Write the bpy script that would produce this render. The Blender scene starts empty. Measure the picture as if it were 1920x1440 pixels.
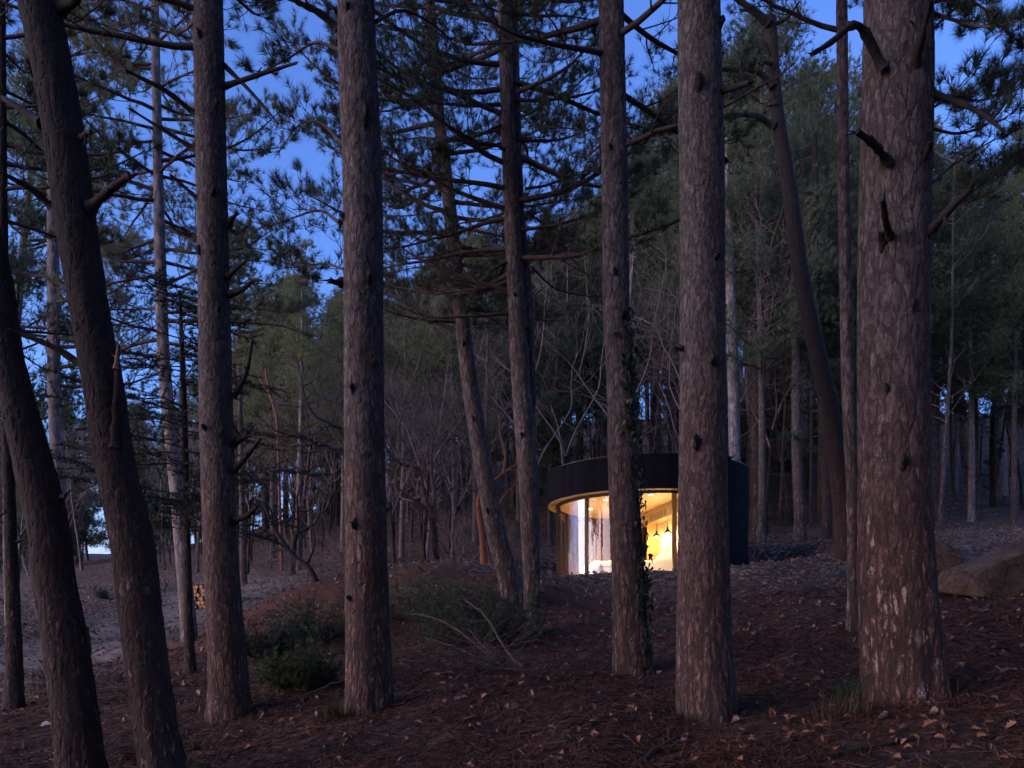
import bpy, math, random
import numpy as np
from mathutils import Vector, Matrix

# ------------------------------------------------------------------ camera, sky, sun, exposure
scn = bpy.context.scene
COL = scn.collection
FPX, CX, HY = 1516.0, 960.0, 1190.0            # focal length, centre and horizon in photograph pixels
cam_d = bpy.data.cameras.new('camera')
cam_d.sensor_width = 36.0
cam_d.lens = 36.0 * FPX / 1920.0
cam_d.shift_y = (HY - 720.0) / 1920.0
cam_d.clip_start, cam_d.clip_end = 0.05, 3000.0
cam = bpy.data.objects.new('camera', cam_d)
COL.objects.link(cam)
cam.location = (0, 0, 0)
cam.rotation_euler = (math.radians(90), 0, 0)
scn.camera = cam

SUN_EL, SUN_AZ = math.radians(14.0), math.radians(-106.0)   # low in the west: left of the camera and a little behind it
world = bpy.data.worlds.new('World')
scn.world = world
world.use_nodes = True
wn = world.node_tree
wn.nodes.clear()
wo = wn.nodes.new('ShaderNodeOutputWorld')
wb = wn.nodes.new('ShaderNodeBackground')
sky = wn.nodes.new('ShaderNodeTexSky')
sky.sky_type = 'NISHITA'
sky.sun_disc = False
sky.sun_elevation = math.radians(4.0)
sky.sun_rotation = math.radians(-112.0)
sky.altitude = 300
sky.air_density = 1.0
sky.dust_density = 0.1
sky.ozone_density = 5.5
wt = wn.nodes.new('ShaderNodeMix')
wt.data_type = 'RGBA'
wt.blend_type = 'MULTIPLY'
wt.inputs['Factor'].default_value = 1.0
wt.inputs['B'].default_value = (2.95, 1.03, 1.0, 1)
wn.links.new(sky.outputs['Color'], wt.inputs['A'])
wn.links.new(wt.outputs['Result'], wb.inputs['Color'])
wb.inputs['Strength'].default_value = 0.15
wn.links.new(wb.outputs['Background'], wo.inputs['Surface'])

sun_d = bpy.data.lights.new('sun', 'SUN')
sun_d.energy = 0.72
sun_d.angle = math.radians(60)
sun_d.color = (1.0, 0.84, 0.80)
sun = bpy.data.objects.new('sun', sun_d)
COL.objects.link(sun)
sdir = Vector((math.sin(SUN_AZ) * math.cos(SUN_EL), math.cos(SUN_AZ) * math.cos(SUN_EL), math.sin(SUN_EL)))
sun.rotation_euler = sdir.to_track_quat('Z', 'Y').to_euler()

scn.view_settings.view_transform = 'Standard'
scn.view_settings.look = 'None'
scn.view_settings.gamma = 1.0
scn.view_settings.use_curve_mapping = False
scn.view_settings.exposure = 2.45
scn.render.engine = 'CYCLES'
scn.cycles.use_denoising = True
scn.cycles.denoising_prefilter = 'FAST'
scn.cycles.max_bounces = 6
scn.cycles.diffuse_bounces = 3
scn.cycles.glossy_bounces = 3
scn.cycles.transparent_max_bounces = 16
scn.cycles.sample_clamp_indirect = 4.0
scn.cycles.caustics_reflective = False
scn.cycles.caustics_refractive = False

rng = np.random.default_rng(7)
random.seed(7)

# ------------------------------------------------------------------ numeric helpers
def _hash(ix, iy, s):
    h = (ix.astype(np.int64) * 374761393 + iy.astype(np.int64) * 668265263 + s * 982451653) & 0x7fffffff
    h = ((h ^ (h >> 13)) * 1274126177) & 0x7fffffff
    h = h ^ (h >> 16)
    return (h & 0xffffff) / float(0xffffff)

def vnoise(x, y, s=0):
    x = np.asarray(x, float); y = np.asarray(y, float)
    ix, iy = np.floor(x), np.floor(y)
    fx, fy = x - ix, y - iy
    fx, fy = fx * fx * (3 - 2 * fx), fy * fy * (3 - 2 * fy)
    a, b = _hash(ix, iy, s), _hash(ix + 1, iy, s)
    c, d = _hash(ix, iy + 1, s), _hash(ix + 1, iy + 1, s)
    return (a * (1 - fx) + b * fx) * (1 - fy) + (c * (1 - fx) + d * fx) * fy - 0.5

def fbm(x, y, s=0, n=4):
    t = 0; a = 1.0
    for k in range(n):
        t = t + a * vnoise(x * 2 ** k + 17.3 * k, y * 2 ** k - 9.1 * k, s + k)
        a *= 0.5
    return t

def sstep(a, b, x):
    t = np.clip((np.asarray(x, float) - a) / (b - a), 0, 1)
    return t * t * (3 - 2 * t)

CAB = (3.68, 22.3)                               # cabin centre
CAB_R = 2.72
FLOOR_Z, CEIL_Z, EAVE_Z, TOP_Z = 1.27, 3.52, 3.57, 4.36
_ys = np.array([-400, -60, -30, 0, 28, 34, 100, 150, 200, 900.])
_sl = np.array([0.0, 0.02, 0.12, 0.15, 0.15, 0.26, 0.36, 0.12, 0.0, 0.0])
_yt = np.linspace(-400, 900, 5201)
_st = np.interp(_yt, _ys, _sl)
_ht = np.concatenate([[0], np.cumsum((_st[1:] + _st[:-1]) / 2 * np.diff(_yt))])
_ht -= np.interp(0, _yt, _ht)

def ground(x, y):
    x = np.asarray(x, float); y = np.asarray(y, float)
    z = -1.6 + np.interp(y, _yt, _ht) + 0.085 * 28 * np.tanh(x / 28)
    far = np.maximum(0, np.interp(y, _yt, _ht) - 4.2)
    z = z - far * 0.58 * (1 - sstep(-45, 0, x))                       # the hill is lower on the left
    z = z + 0.78 * np.exp(-((x + 1.9 + 0.12 * fbm(x, y, 31, 2)) / 2.9) ** 4) * sstep(11.2, 14.4, y + 0.5 * fbm(x * 0.9, y * 0.9, 33, 2)) * (1 - sstep(15.2, 19.8, y))   # earth bank
    z = z - 0.12 * np.exp(-((x - 0.0) / 5.0) ** 4 - ((y - 10.4) / 1.6) ** 2)
    z = z - 0.35 * np.exp(-((x + 8.5 + 0.10 * (y - 14)) / 3.2) ** 2) * sstep(6, 10, y) * (1 - sstep(22, 30, y))   # track dip
    r = np.hypot(x - CAB[0], y - CAB[1])
    m = 1 - sstep(3.1, 5.2, r)
    z = z * (1 - m) + (FLOOR_Z - 0.1) * m
    m2 = np.exp(-((x - 3.2) / 3.8) ** 4 - ((y - 17.3) / 1.1) ** 2)   # crest that hides the foot of the glass
    z = z + 0.10 * m2
    near = 1 - sstep(14, 40, np.hypot(x, y))
    z = z + 0.16 * fbm(x * 0.45, y * 0.45, 3, 3) + 0.06 * near * fbm(x * 2.2, y * 2.2, 11, 3) + 0.4 * (1 - near) * fbm(x * 0.09, y * 0.09, 5, 2)
    return z

def gz(x, y):
    return float(ground(np.array([x]), np.array([y]))[0])

def P(px, py, Y):
    return Vector(((px - CX) / FPX * Y, Y, (HY - py) / FPX * Y))

def hit(px, py, y0=2.5, y1=160.0):
    """where the line of sight through a pixel meets the ground"""
    Y = np.linspace(y0, y1, 6000)
    d = (HY - py) / FPX * Y - ground((px - CX) / FPX * Y, Y)
    k = np.where(d < 0)[0]
    return float(Y[k[0]]) if len(k) else y1

# ------------------------------------------------------------------ mesh helpers
class MB:
    """collects faces of any size with a material slot each, links them as ONE mesh object"""
    def __init__(self):
        self.v = []; self.loops = []; self.sizes = []; self.mats = []; self.sm = []; self.n = 0
    def add(self, verts, faces, mat=0, smooth=True):
        verts = np.asarray(verts, np.float64).reshape(-1, 3)
        faces = np.asarray(faces, np.int64)
        self.v.append(verts)
        self.loops.append((faces + self.n).ravel())
        k = len(faces)
        self.sizes.append(np.full(k, faces.shape[1])); self.mats.append(np.full(k, mat)); self.sm.append(np.full(k, smooth))
        self.n += len(verts)
    def tube(self, pts, rad, n=6, mat=0, cap=True, smooth=True):
        pts = np.asarray([tuple(p) for p in pts], float); rad = np.asarray(rad, float)
        m = len(pts)
        t = np.gradient(pts, axis=0)
        t /= np.linalg.norm(t, axis=1)[:, None] + 1e-12
        ref = np.array([0, 0, 1.0]) if abs(t[:, 2]).mean() < 0.8 else np.array([0, 1.0, 0])
        u = np.cross(t, ref); u /= np.linalg.norm(u, axis=1)[:, None] + 1e-12
        w = np.cross(t, u)
        a = np.arange(n) * 2 * np.pi / n
        ring = u[:, None, :] * np.cos(a)[None, :, None] + w[:, None, :] * np.sin(a)[None, :, None]
        v = (pts[:, None, :] + ring * rad[:, None, None]).reshape(-1, 3)
        i = np.arange(m - 1)[:, None] * n; j = np.arange(n)[None, :]; j2 = (j + 1) % n
        f = np.stack([i + j, i + n + j, i + n + j2, i + j2], -1).reshape(-1, 4)
        self.add(v, f, mat, smooth)
        if cap:
            self.loops.append(np.arange(n) + self.n - n); self.sizes.append([n]); self.mats.append([mat]); self.sm.append([False])
            self.loops.append(np.arange(n)[::-1] + self.n - m * n); self.sizes.append([n]); self.mats.append([mat]); self.sm.append([False])
    def box(self, c, s, mat=0, rot=None):
        d = np.array([[x, y, z] for x in (-.5, .5) for y in (-.5, .5) for z in (-.5, .5)]) * np.array(s)
        if rot is not None:
            d = d @ np.array(rot.to_3x3()).T
        self.add(d + np.array(c), [[0, 1, 3, 2], [4, 6, 7, 5], [0, 4, 5, 1], [2, 3, 7, 6], [0, 2, 6, 4], [1, 5, 7, 3]], mat, False)
    def mesh(self, name, mats):
        me = bpy.data.meshes.new(name)
        v = np.concatenate(self.v); lp = np.concatenate(self.loops); sz = np.concatenate(self.sizes)
        me.vertices.add(len(v)); me.vertices.foreach_set('co', v.ravel())
        me.loops.add(len(lp)); me.loops.foreach_set('vertex_index', lp.astype(np.int32))
        me.polygons.add(len(sz))
        st = np.concatenate([[0], np.cumsum(sz)[:-1]])
        me.polygons.foreach_set('loop_start', st.astype(np.int32))
        me.polygons.foreach_set('material_index', np.concatenate(self.mats).astype(np.int32))
        me.polygons.foreach_set('use_smooth', np.concatenate(self.sm).astype(bool))
        me.update(calc_edges=True)
        for m in (mats if isinstance(mats, (list, tuple)) else [mats]):
            me.materials.append(m)
        return me
    def build(self, name, mats, parent=None, loc=None):
        return link(name, self.mesh(name, mats), parent, loc)

def link(name, me, parent=None, loc=None):
    o = bpy.data.objects.new(name, me)
    COL.objects.link(o)
    if parent is not None:
        o.parent = parent
    if loc is not None:
        o.location = loc
    return o

def tag(o, label=None, cat=None, group=None, kind=None):
    if label: o['label'] = label
    if cat: o['category'] = cat
    if group: o['group'] = group
    if kind: o['kind'] = kind
    return o

def empty(name, loc, label=None, cat=None, group=None, rz=0.0):
    o = bpy.data.objects.new(name, None)
    o.empty_display_size = 0.2
    COL.objects.link(o)
    o.location = loc
    o.rotation_euler = (0, 0, rz)
    return tag(o, label, cat, group)

# ------------------------------------------------------------------ materials
def newmat(name):
    m = bpy.data.materials.new(name)
    m.use_nodes = True
    nt = m.node_tree
    b = nt.nodes['Principled BSDF']
    b.inputs['Roughness'].default_value = 0.8
    b.inputs['Specular IOR Level'].default_value = 0.25
    return m, nt, b

def N(nt, t, **kw):
    n = nt.nodes.new(t)
    for k, v in kw.items():
        setattr(n, k, v)
    return n

def ramp(nt, src, stops):
    r = N(nt, 'ShaderNodeValToRGB')
    e = r.color_ramp.elements
    while len(e) < len(stops):
        e.new(0.5)
    for i, (p, c) in enumerate(stops):
        e[i].position = p
        e[i].color = (*c, 1) if len(c) == 3 else c
    nt.links.new(src, r.inputs['Fac'])
    return r.outputs['Color']

def mixc(nt, fac, a, b, mode='MIX'):
    m = N(nt, 'ShaderNodeMix', data_type='RGBA', blend_type=mode)
    for sock, val in ((m.inputs['Factor'], fac), (m.inputs['A'], a), (m.inputs['B'], b)):
        if hasattr(val, 'links'):
            nt.links.new(val, sock)
        elif isinstance(val, tuple):
            sock.default_value = (*val, 1)
        else:
            sock.default_value = val
    return m.outputs['Result']

def math_(nt, op, a, b=None, c=None, clamp=False):
    m = N(nt, 'ShaderNodeMath', operation=op, use_clamp=clamp)
    for i, val in enumerate((a, b, c)):
        if val is None: continue
        if hasattr(val, 'links'):
            nt.links.new(val, m.inputs[i])
        else:
            m.inputs[i].default_value = val
    return m.outputs[0]

def maprange(nt, v, a, b, c=0.0, d=1.0):
    m = N(nt, 'ShaderNodeMapRange', interpolation_type='SMOOTHSTEP')
    nt.links.new(v, m.inputs[0])
    for i, x in enumerate((a, b, c, d)):
        m.inputs[i + 1].default_value = x
    return m.outputs[0]

def noise(nt, vec, scale, detail=4, rough=0.55, dist=0.0):
    n = N(nt, 'ShaderNodeTexNoise')
    n.inputs['Scale'].default_value = scale
    n.inputs['Detail'].default_value = detail
    n.inputs['Roughness'].default_value = rough
    n.inputs['Distortion'].default_value = dist
    if vec is not None:
        nt.links.new(vec, n.inputs['Vector'])
    return n

def mapping(nt, vec, scale):
    m = N(nt, 'ShaderNodeMapping')
    m.inputs['Scale'].default_value = scale
    nt.links.new(vec, m.inputs['Vector'])
    return m.outputs['Vector']

def plain(name, col, rough=0.8, var=0.35, scale=8.0, metal=0.0, bump=0.0):
    m, nt, b = newmat(name)
    tc = N(nt, 'ShaderNodeTexCoord')
    n = noise(nt, tc.outputs['Object'], scale)
    c = ramp(nt, n.outputs['Fac'], [(0.25, tuple(x * (1 - var) for x in col)), (0.75, tuple(min(1, x * (1 + var)) for x in col))])
    nt.links.new(c, b.inputs['Base Color'])
    b.inputs['Roughness'].default_value = rough
    b.inputs['Metallic'].default_value = metal
    if bump:
        bp = N(nt, 'ShaderNodeBump')
        bp.inputs['Distance'].default_value = bump
        nt.links.new(n.outputs['Fac'], bp.inputs['Height'])
        nt.links.new(bp.outputs['Normal'], b.inputs['Normal'])
    return m

def bark_mat(name, low, high, pale, cell=13.0, depth=0.012, pale_amt=0.5, zmix=(0.8, 3.5), fiss=(0.030, 0.020, 0.017)):
    """plated pine bark: real displacement of the trunk mesh, colour from the same plates"""
    m, nt, b = newmat(name)
    m.displacement_method = 'BOTH'
    tc = N(nt, 'ShaderNodeTexCoord')
    oi = N(nt, 'ShaderNodeObjectInfo')
    off = N(nt, 'ShaderNodeVectorMath', operation='ADD')
    nt.links.new(tc.outputs['Object'], off.inputs[0])
    rnd = math_(nt, 'MULTIPLY', oi.outputs['Random'], 37.0)
    comb = N(nt, 'ShaderNodeCombineXYZ')
    nt.links.new(rnd, comb.inputs[0]); nt.links.new(rnd, comb.inputs[1])
    nt.links.new(comb.outputs[0], off.inputs[1])
    vec = off.outputs[0]
    wn_ = noise(nt, vec, 16.0, 5, 0.65)
    wmix = N(nt, 'ShaderNodeVectorMath', operation='MULTIPLY_ADD')
    nt.links.new(wn_.outputs['Color'], wmix.inputs[0])
    wmix.inputs[1].default_value = (0.040, 0.040, 0.09)
    nt.links.new(vec, wmix.inputs[2])
    mp = mapping(nt, wmix.outputs[0], (1, 1, 0.24))
    ve = N(nt, 'ShaderNodeTexVoronoi', feature='DISTANCE_TO_EDGE')
    vc = N(nt, 'ShaderNodeTexVoronoi', feature='F1')
    for v in (ve, vc):
        v.inputs['Scale'].default_value = cell
        nt.links.new(mp, v.inputs['Vector'])
    brk = noise(nt, vec, cell * 0.9, 3, 0.6)
    gap = maprange(nt, brk.outputs['Fac'], 0.40, 0.62)
    plate = math_(nt, 'MAXIMUM', maprange(nt, ve.outputs['Distance'], 0.0, 0.16), math_(nt, 'MULTIPLY', gap, 0.85))
    sepz = N(nt, 'ShaderNodeSeparateXYZ')
    nt.links.new(tc.outputs['Object'], sepz.inputs[0])
    hi = maprange(nt, sepz.outputs['Z'], 0.2, 2.6)
    mpf = mapping(nt, wmix.outputs[0], (1, 1, 0.11))
    vf = N(nt, 'ShaderNodeTexVoronoi', feature='DISTANCE_TO_EDGE')
    vf.inputs['Scale'].default_value = cell * 0.62
    nt.links.new(mpf, vf.inputs['Vector'])
    furrow = math_(nt, 'MAXIMUM', maprange(nt, vf.outputs['Distance'], 0.01, 0.15), math_(nt, 'MULTIPLY_ADD', hi, 0.75, 0.15))
    plate = math_(nt, 'MULTIPLY', plate, furrow)
    # finer flakes within each plate
    mp2 = mapping(nt, wmix.outputs[0], (1, 1, 0.36))
    v2 = N(nt, 'ShaderNodeTexVoronoi', feature='DISTANCE_TO_EDGE')
    v2.inputs['Scale'].default_value = cell * 2.3
    nt.links.new(mp2, v2.inputs['Vector'])
    v2c = N(nt, 'ShaderNodeTexVoronoi', feature='F1')
    v2c.inputs['Scale'].default_value = cell * 2.3
    nt.links.new(mp2, v2c.inputs['Vector'])
    brk2 = noise(nt, vec, cell * 2.1, 3, 0.6)
    flake = math_(nt, 'MAXIMUM', maprange(nt, v2.outputs['Distance'], 0.0, 0.14), maprange(nt, brk2.outputs['Fac'], 0.44, 0.60))
    sep = N(nt, 'ShaderNodeSeparateXYZ')
    nt.links.new(tc.outputs['Object'], sep.inputs[0])
    nlow = noise(nt, vec, 1.3, 2)
    zz = math_(nt, 'ADD', sep.outputs['Z'], math_(nt, 'MULTIPLY', nlow.outputs['Fac'], 1.2))
    zf = maprange(nt, zz, zmix[0] + 0.6, zmix[1] + 0.6)
    base = mixc(nt, zf, low, high)
    tone = N(nt, 'ShaderNodeSeparateColor')
    nt.links.new(vc.outputs['Color'], tone.inputs[0])
    val = maprange(nt, tone.outputs[0], 0, 1, 0.80, 1.18)
    tone2 = N(nt, 'ShaderNodeSeparateColor')
    nt.links.new(v2c.outputs['Color'], tone2.inputs[0])
    val2 = maprange(nt, tone2.outputs[0], 0, 1, 0.62, 1.38)
    vv = N(nt, 'ShaderNodeVectorMath', operation='SCALE')
    nt.links.new(base, vv.inputs[0]); nt.links.new(math_(nt, 'MULTIPLY', val, val2), vv.inputs['Scale'])
    # pale flaked patches, more of them near the foot
    mp3 = mapping(nt, wmix.outputs[0], (1, 1, 0.30))
    np_ = noise(nt, mp3, cell * 1.3, 4, 0.62, 0.8)
    thr = math_(nt, 'SUBTRACT', np_.outputs['Fac'], math_(nt, 'MULTIPLY', zf, 0.13))
    pf = math_(nt, 'MULTIPLY', maprange(nt, thr, 0.555, 0.60), pale_amt)
    pf = math_(nt, 'MULTIPLY', pf, plate)
    c = mixc(nt, pf, vv.outputs[0], pale)
    nfine = noise(nt, vec, 90, 4, 0.6)
    c = mixc(nt, 0.5, c, ramp(nt, nfine.outputs['Fac'], [(0.3, (0.30, 0.30, 0.30)), (0.68, (1.1, 1.1, 1.1))]), 'MULTIPLY')
    crack = math_(nt, 'MULTIPLY', plate, math_(nt, 'MULTIPLY_ADD', flake, 0.45, 0.55))
    crack = math_(nt, 'MAXIMUM', crack, math_(nt, 'MULTIPLY_ADD', hi, 0.18, 0.14))
    c = mixc(nt, crack, fiss, c)
    nt.links.new(c, b.inputs['Base Color'])
    b.inputs['Roughness'].default_value = 0.9
    h = math_(nt, 'ADD', math_(nt, 'MULTIPLY', plate, 0.62), math_(nt, 'ADD', math_(nt, 'MULTIPLY', flake, 0.16), math_(nt, 'MULTIPLY', nfine.outputs['Fac'], 0.22)))
    h = math_(nt, 'ADD', h, math_(nt, 'MULTIPLY', tone.outputs[1], 0.25))
    d = N(nt, 'ShaderNodeDisplacement')
    d.inputs['Midlevel'].default_value = 0.7
    d.inputs['Scale'].default_value = depth
    nt.links.new(h, d.inputs['Height'])
    nt.links.new(d.outputs[0], nt.nodes['Material Output'].inputs['Displacement'])
    return m

def foliage_mat(name, a, b_, rough=0.6, trans=0.12):
    m, nt, b = newmat(name)
    oi = N(nt, 'ShaderNodeObjectInfo')
    ge = N(nt, 'ShaderNodeNewGeometry')
    tc = N(nt, 'ShaderNodeTexCoord')
    n = noise(nt, tc.outputs['Object'], 1.7, 3)
    f = math_(nt, 'ADD', math_(nt, 'MULTIPLY', ge.outputs['Random Per Island'], 0.5), math_(nt, 'ADD', math_(nt, 'MULTIPLY', n.outputs['Fac'], 0.5), math_(nt, 'MULTIPLY_ADD', oi.outputs['Random'], 0.5, -0.25)))
    c = mixc(nt, f, a, b_)
    nt.links.new(c, b.inputs['Base Color'])
    b.inputs['Roughness'].default_value = rough
    if trans > 0.2:
        t = N(nt, 'ShaderNodeBsdfTranslucent'); nt.links.new(c, t.inputs['Color'])
        mx = N(nt, 'ShaderNodeMixShader'); mx.inputs[0].default_value = trans
        nt.links.new(b.outputs[0], mx.inputs[1]); nt.links.new(t.outputs[0], mx.inputs[2])
        nt.links.new(mx.outputs[0], nt.nodes['Material Output'].inputs['Surface'])
    return m

def ground_mat():
    m, nt, b = newmat('forest_floor')
    tc = N(nt, 'ShaderNodeTexCoord')
    v = tc.outputs['Object']
    sep = N(nt, 'ShaderNodeSeparateXYZ'); nt.links.new(v, sep.inputs[0])
    n1 = noise(nt, v, 0.5, 4); n2 = noise(nt, v, 5.0, 6, 0.65); n3 = noise(nt, v, 60, 4, 0.7)
    duff = ramp(nt, n2.outputs['Fac'], [(0.30, (0.014, 0.006, 0.004)), (0.52, (0.040, 0.0155, 0.009)), (0.72, (0.078, 0.031, 0.018))])
    # dry leaves lying on the floor: small tilted cells
    vo = N(nt, 'ShaderNodeTexVoronoi', feature='F1'); vo.inputs['Scale'].default_value = 13.0
    vd = N(nt, 'ShaderNodeTexVoronoi', feature='DISTANCE_TO_EDGE'); vd.inputs['Scale'].default_value = 13.0
    wv = N(nt, 'ShaderNodeVectorMath', operation='MULTIPLY_ADD')
    nt.links.new(n3.outputs['Color'], wv.inputs[0]); wv.inputs[1].default_value = (0.03, 0.03, 0.03); nt.links.new(v, wv.inputs[2])
    nt.links.new(wv.outputs[0], vo.inputs['Vector']); nt.links.new(wv.outputs[0], vd.inputs['Vector'])
    sc = N(nt, 'ShaderNodeSeparateColor'); nt.links.new(vo.outputs['Color'], sc.inputs[0])
    leafc = ramp(nt, sc.outputs[0], [(0.0, (0.045, 0.026, 0.020)), (0.45, (0.125, 0.078, 0.060)), (0.8, (0.24, 0.165, 0.135)), (1.0, (0.38, 0.29, 0.25))])
    leafm = math_(nt, 'MULTIPLY', maprange(nt, sc.outputs[1], 0.25, 0.35), maprange(nt, vd.outputs['Distance'], 0.03, 0.10))
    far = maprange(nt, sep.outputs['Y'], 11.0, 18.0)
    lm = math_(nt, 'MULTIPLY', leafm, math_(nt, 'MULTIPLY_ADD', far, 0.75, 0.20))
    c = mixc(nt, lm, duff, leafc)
    # bare red earth on the bank
    att = N(nt, 'ShaderNodeAttribute', attribute_name='earth')
    red = ramp(nt, n2.outputs['Fac'], [(0.3, (0.042, 0.014, 0.008)), (0.7, (0.125, 0.044, 0.025))])
    ef = math_(nt, 'MULTIPLY', att.outputs['Fac'], maprange(nt, n1.outputs['Fac'], 0.35, 0.6))
    c = mixc(nt, ef, c, red)
    # pale grey track on the left
    at2 = N(nt, 'ShaderNodeAttribute', attribute_name='track')
    grey = ramp(nt, n2.outputs['Fac'], [(0.3, (0.10, 0.075, 0.062)), (0.7, (0.24, 0.185, 0.155))])
    tf = math_(nt, 'MULTIPLY', at2.outputs['Fac'], maprange(nt, n2.outputs['Fac'], 0.30, 0.55))
    c = mixc(nt, tf, c, grey)
    # dull green moss and short grass patches
    mo = math_(nt, 'MULTIPLY', maprange(nt, n1.outputs['Fac'], 0.52, 0.66), 0.5)
    c = mixc(nt, mo, c, (0.035, 0.040, 0.020))
    nt.links.new(c, b.inputs['Base Color'])
    b.inputs['Roughness'].default_value = 0.95
    h = math_(nt, 'ADD', math_(nt, 'MULTIPLY', n2.outputs['Fac'], 0.5), math_(nt, 'ADD', math_(nt, 'MULTIPLY', n3.outputs['Fac'], 0.35), math_(nt, 'MULTIPLY', leafm, math_(nt, 'MULTIPLY', sc.outputs[2], 0.6))))
    bp = N(nt, 'ShaderNodeBump'); bp.inputs['Distance'].default_value = 0.05; bp.inputs['Strength'].default_value = 1.0
    nt.links.new(h, bp.inputs['Height']); nt.links.new(bp.outputs['Normal'], b.inputs['Normal'])
    return m

def emit(name, col, s):
    m = bpy.data.materials.new(name); m.use_nodes = True
    nt = m.node_tree; nt.nodes.clear()
    o = N(nt, 'ShaderNodeOutputMaterial'); e = N(nt, 'ShaderNodeEmission')
    e.inputs['Color'].default_value = (*col, 1); e.inputs['Strength'].default_value = s
    nt.links.new(e.outputs[0], o.inputs['Surface'])
    return m

def glass_mat():
    m = bpy.data.materials.new('coated_glass'); m.use_nodes = True
    nt = m.node_tree; nt.nodes.clear()
    o = N(nt, 'ShaderNodeOutputMaterial')
    t = N(nt, 'ShaderNodeBsdfTransparent'); t.inputs['Color'].default_value = (0.95, 0.97, 0.96, 1)
    g = N(nt, 'ShaderNodeBsdfGlossy'); g.inputs['Roughness'].default_value = 0.0
    g.inputs['Color'].default_value = (1, 1, 1, 1)
    lw = N(nt, 'ShaderNodeLayerWeight'); lw.inputs['Blend'].default_value = 0.5
    f = math_(nt, 'MULTIPLY_ADD', math_(nt, 'POWER', lw.outputs['Facing'], 1.9), 0.62, 0.018, clamp=True)
    mx = N(nt, 'ShaderNodeMixShader')
    nt.links.new(f, mx.inputs[0]); nt.links.new(t.outputs[0], mx.inputs[1]); nt.links.new(g.outputs[0], mx.inputs[2])
    nt.links.new(mx.outputs[0], o.inputs['Surface'])
    return m

def wood_mat(name, a, b_, scale=(6, 6, 0.6), rough=0.5):
    m, nt, b = newmat(name)
    tc = N(nt, 'ShaderNodeTexCoord'); oi = N(nt, 'ShaderNodeObjectInfo')
    mp = mapping(nt, tc.outputs['Object'], scale)
    n = noise(nt, mp, 5, 6, 0.65, 0.4)
    c = ramp(nt, n.outputs['Fac'], [(0.3, a), (0.7, b_)])
    vv = N(nt, 'ShaderNodeVectorMath', operation='SCALE')
    nt.links.new(c, vv.inputs[0]); nt.links.new(maprange(nt, oi.outputs['Random'], 0, 1, 0.75, 1.25), vv.inputs['Scale'])
    nt.links.new(vv.outputs[0], b.inputs['Base Color'])
    b.inputs['Roughness'].default_value = rough
    bp = N(nt, 'ShaderNodeBump'); bp.inputs['Distance'].default_value = 0.002
    nt.links.new(n.outputs['Fac'], bp.inputs['Height']); nt.links.new(bp.outputs['Normal'], b.inputs['Normal'])
    return m

M = {}
M['bark'] = bark_mat('pine_bark', (0.122, 0.064, 0.047), (0.120, 0.095, 0.087), (0.42, 0.31, 0.27), 21, 0.011, 0.6)
M['bark_fine'] = bark_mat('pine_bark_fine', (0.115, 0.063, 0.049), (0.104, 0.084, 0.078), (0.34, 0.26, 0.23), 27, 0.009, 0.5)
M['bark_big'] = bark_mat('pine_bark_broad', (0.112, 0.059, 0.044), (0.108, 0.086, 0.080), (0.42, 0.31, 0.27), 18, 0.012, 0.8)
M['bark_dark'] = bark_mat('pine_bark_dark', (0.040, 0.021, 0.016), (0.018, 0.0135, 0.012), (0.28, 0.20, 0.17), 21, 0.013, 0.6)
M['bark_far'] = bark_mat('pine_bark_far', (0.115, 0.080, 0.070), (0.130, 0.103, 0.096), (0.38, 0.31, 0.29), 16, 0.009, 0.6)
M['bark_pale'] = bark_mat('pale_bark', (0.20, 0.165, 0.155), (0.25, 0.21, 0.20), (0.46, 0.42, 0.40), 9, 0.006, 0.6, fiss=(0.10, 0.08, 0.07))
M['dead'] = plain('dead_wood', (0.020, 0.016, 0.014), 0.9, 0.5, 18, bump=0.01)
M['twig'] = plain('twig_bark', (0.070, 0.050, 0.044), 0.9, 0.4, 9)
M['twig_grey'] = plain('grey_twig_bark', (0.17, 0.13, 0.125), 0.9, 0.4, 3)
M['stick'] = plain('bare_stick', (0.075, 0.056, 0.045), 0.8, 0.4, 9)
M['rawwood'] = plain('torn_wood', (0.22, 0.12, 0.06), 0.8, 0.3, 14, bump=0.006)
M['glow_bark'] = plain('orange_bark_with_glow', (0.16, 0.056, 0.026), 0.8, 0.5, 7, bump=0.02)  # orange bark with the window's glow put into the colour
M['orange_light_bark'] = plain('orange_light_bark', (0.20, 0.075, 0.040), 0.8, 0.6, 3)  # orange light on the far stem, put into its bark colour
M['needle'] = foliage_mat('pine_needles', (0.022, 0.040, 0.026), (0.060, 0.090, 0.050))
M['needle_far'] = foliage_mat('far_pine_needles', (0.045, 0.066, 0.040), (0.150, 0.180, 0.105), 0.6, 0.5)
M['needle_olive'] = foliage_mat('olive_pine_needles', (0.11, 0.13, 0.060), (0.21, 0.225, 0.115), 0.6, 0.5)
M['cedar'] = foliage_mat('cedar_needles', (0.010, 0.022, 0.018), (0.022, 0.040, 0.030))
M['shrub'] = foliage_mat('shrub_needles', (0.030, 0.055, 0.018), (0.065, 0.105, 0.035))
M['ivy'] = foliage_mat('ivy_leaves', (0.015, 0.028, 0.012), (0.045, 0.070, 0.028), 0.4)
M['grass'] = foliage_mat('dry_grass', (0.030, 0.026, 0.010), (0.085, 0.055, 0.026))
M['litter'] = foliage_mat('fallen_needles', (0.024, 0.008, 0.004), (0.130, 0.047, 0.022), 0.8)
M['leaf'] = foliage_mat('oak_leaf', (0.08, 0.034, 0.021), (0.28, 0.14, 0.09), 0.7)
M['leaf_pale'] = foliage_mat('dry_leaves', (0.055, 0.032, 0.024), (0.27, 0.175, 0.14), 0.7)
M['ground'] = ground_mat()
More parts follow.
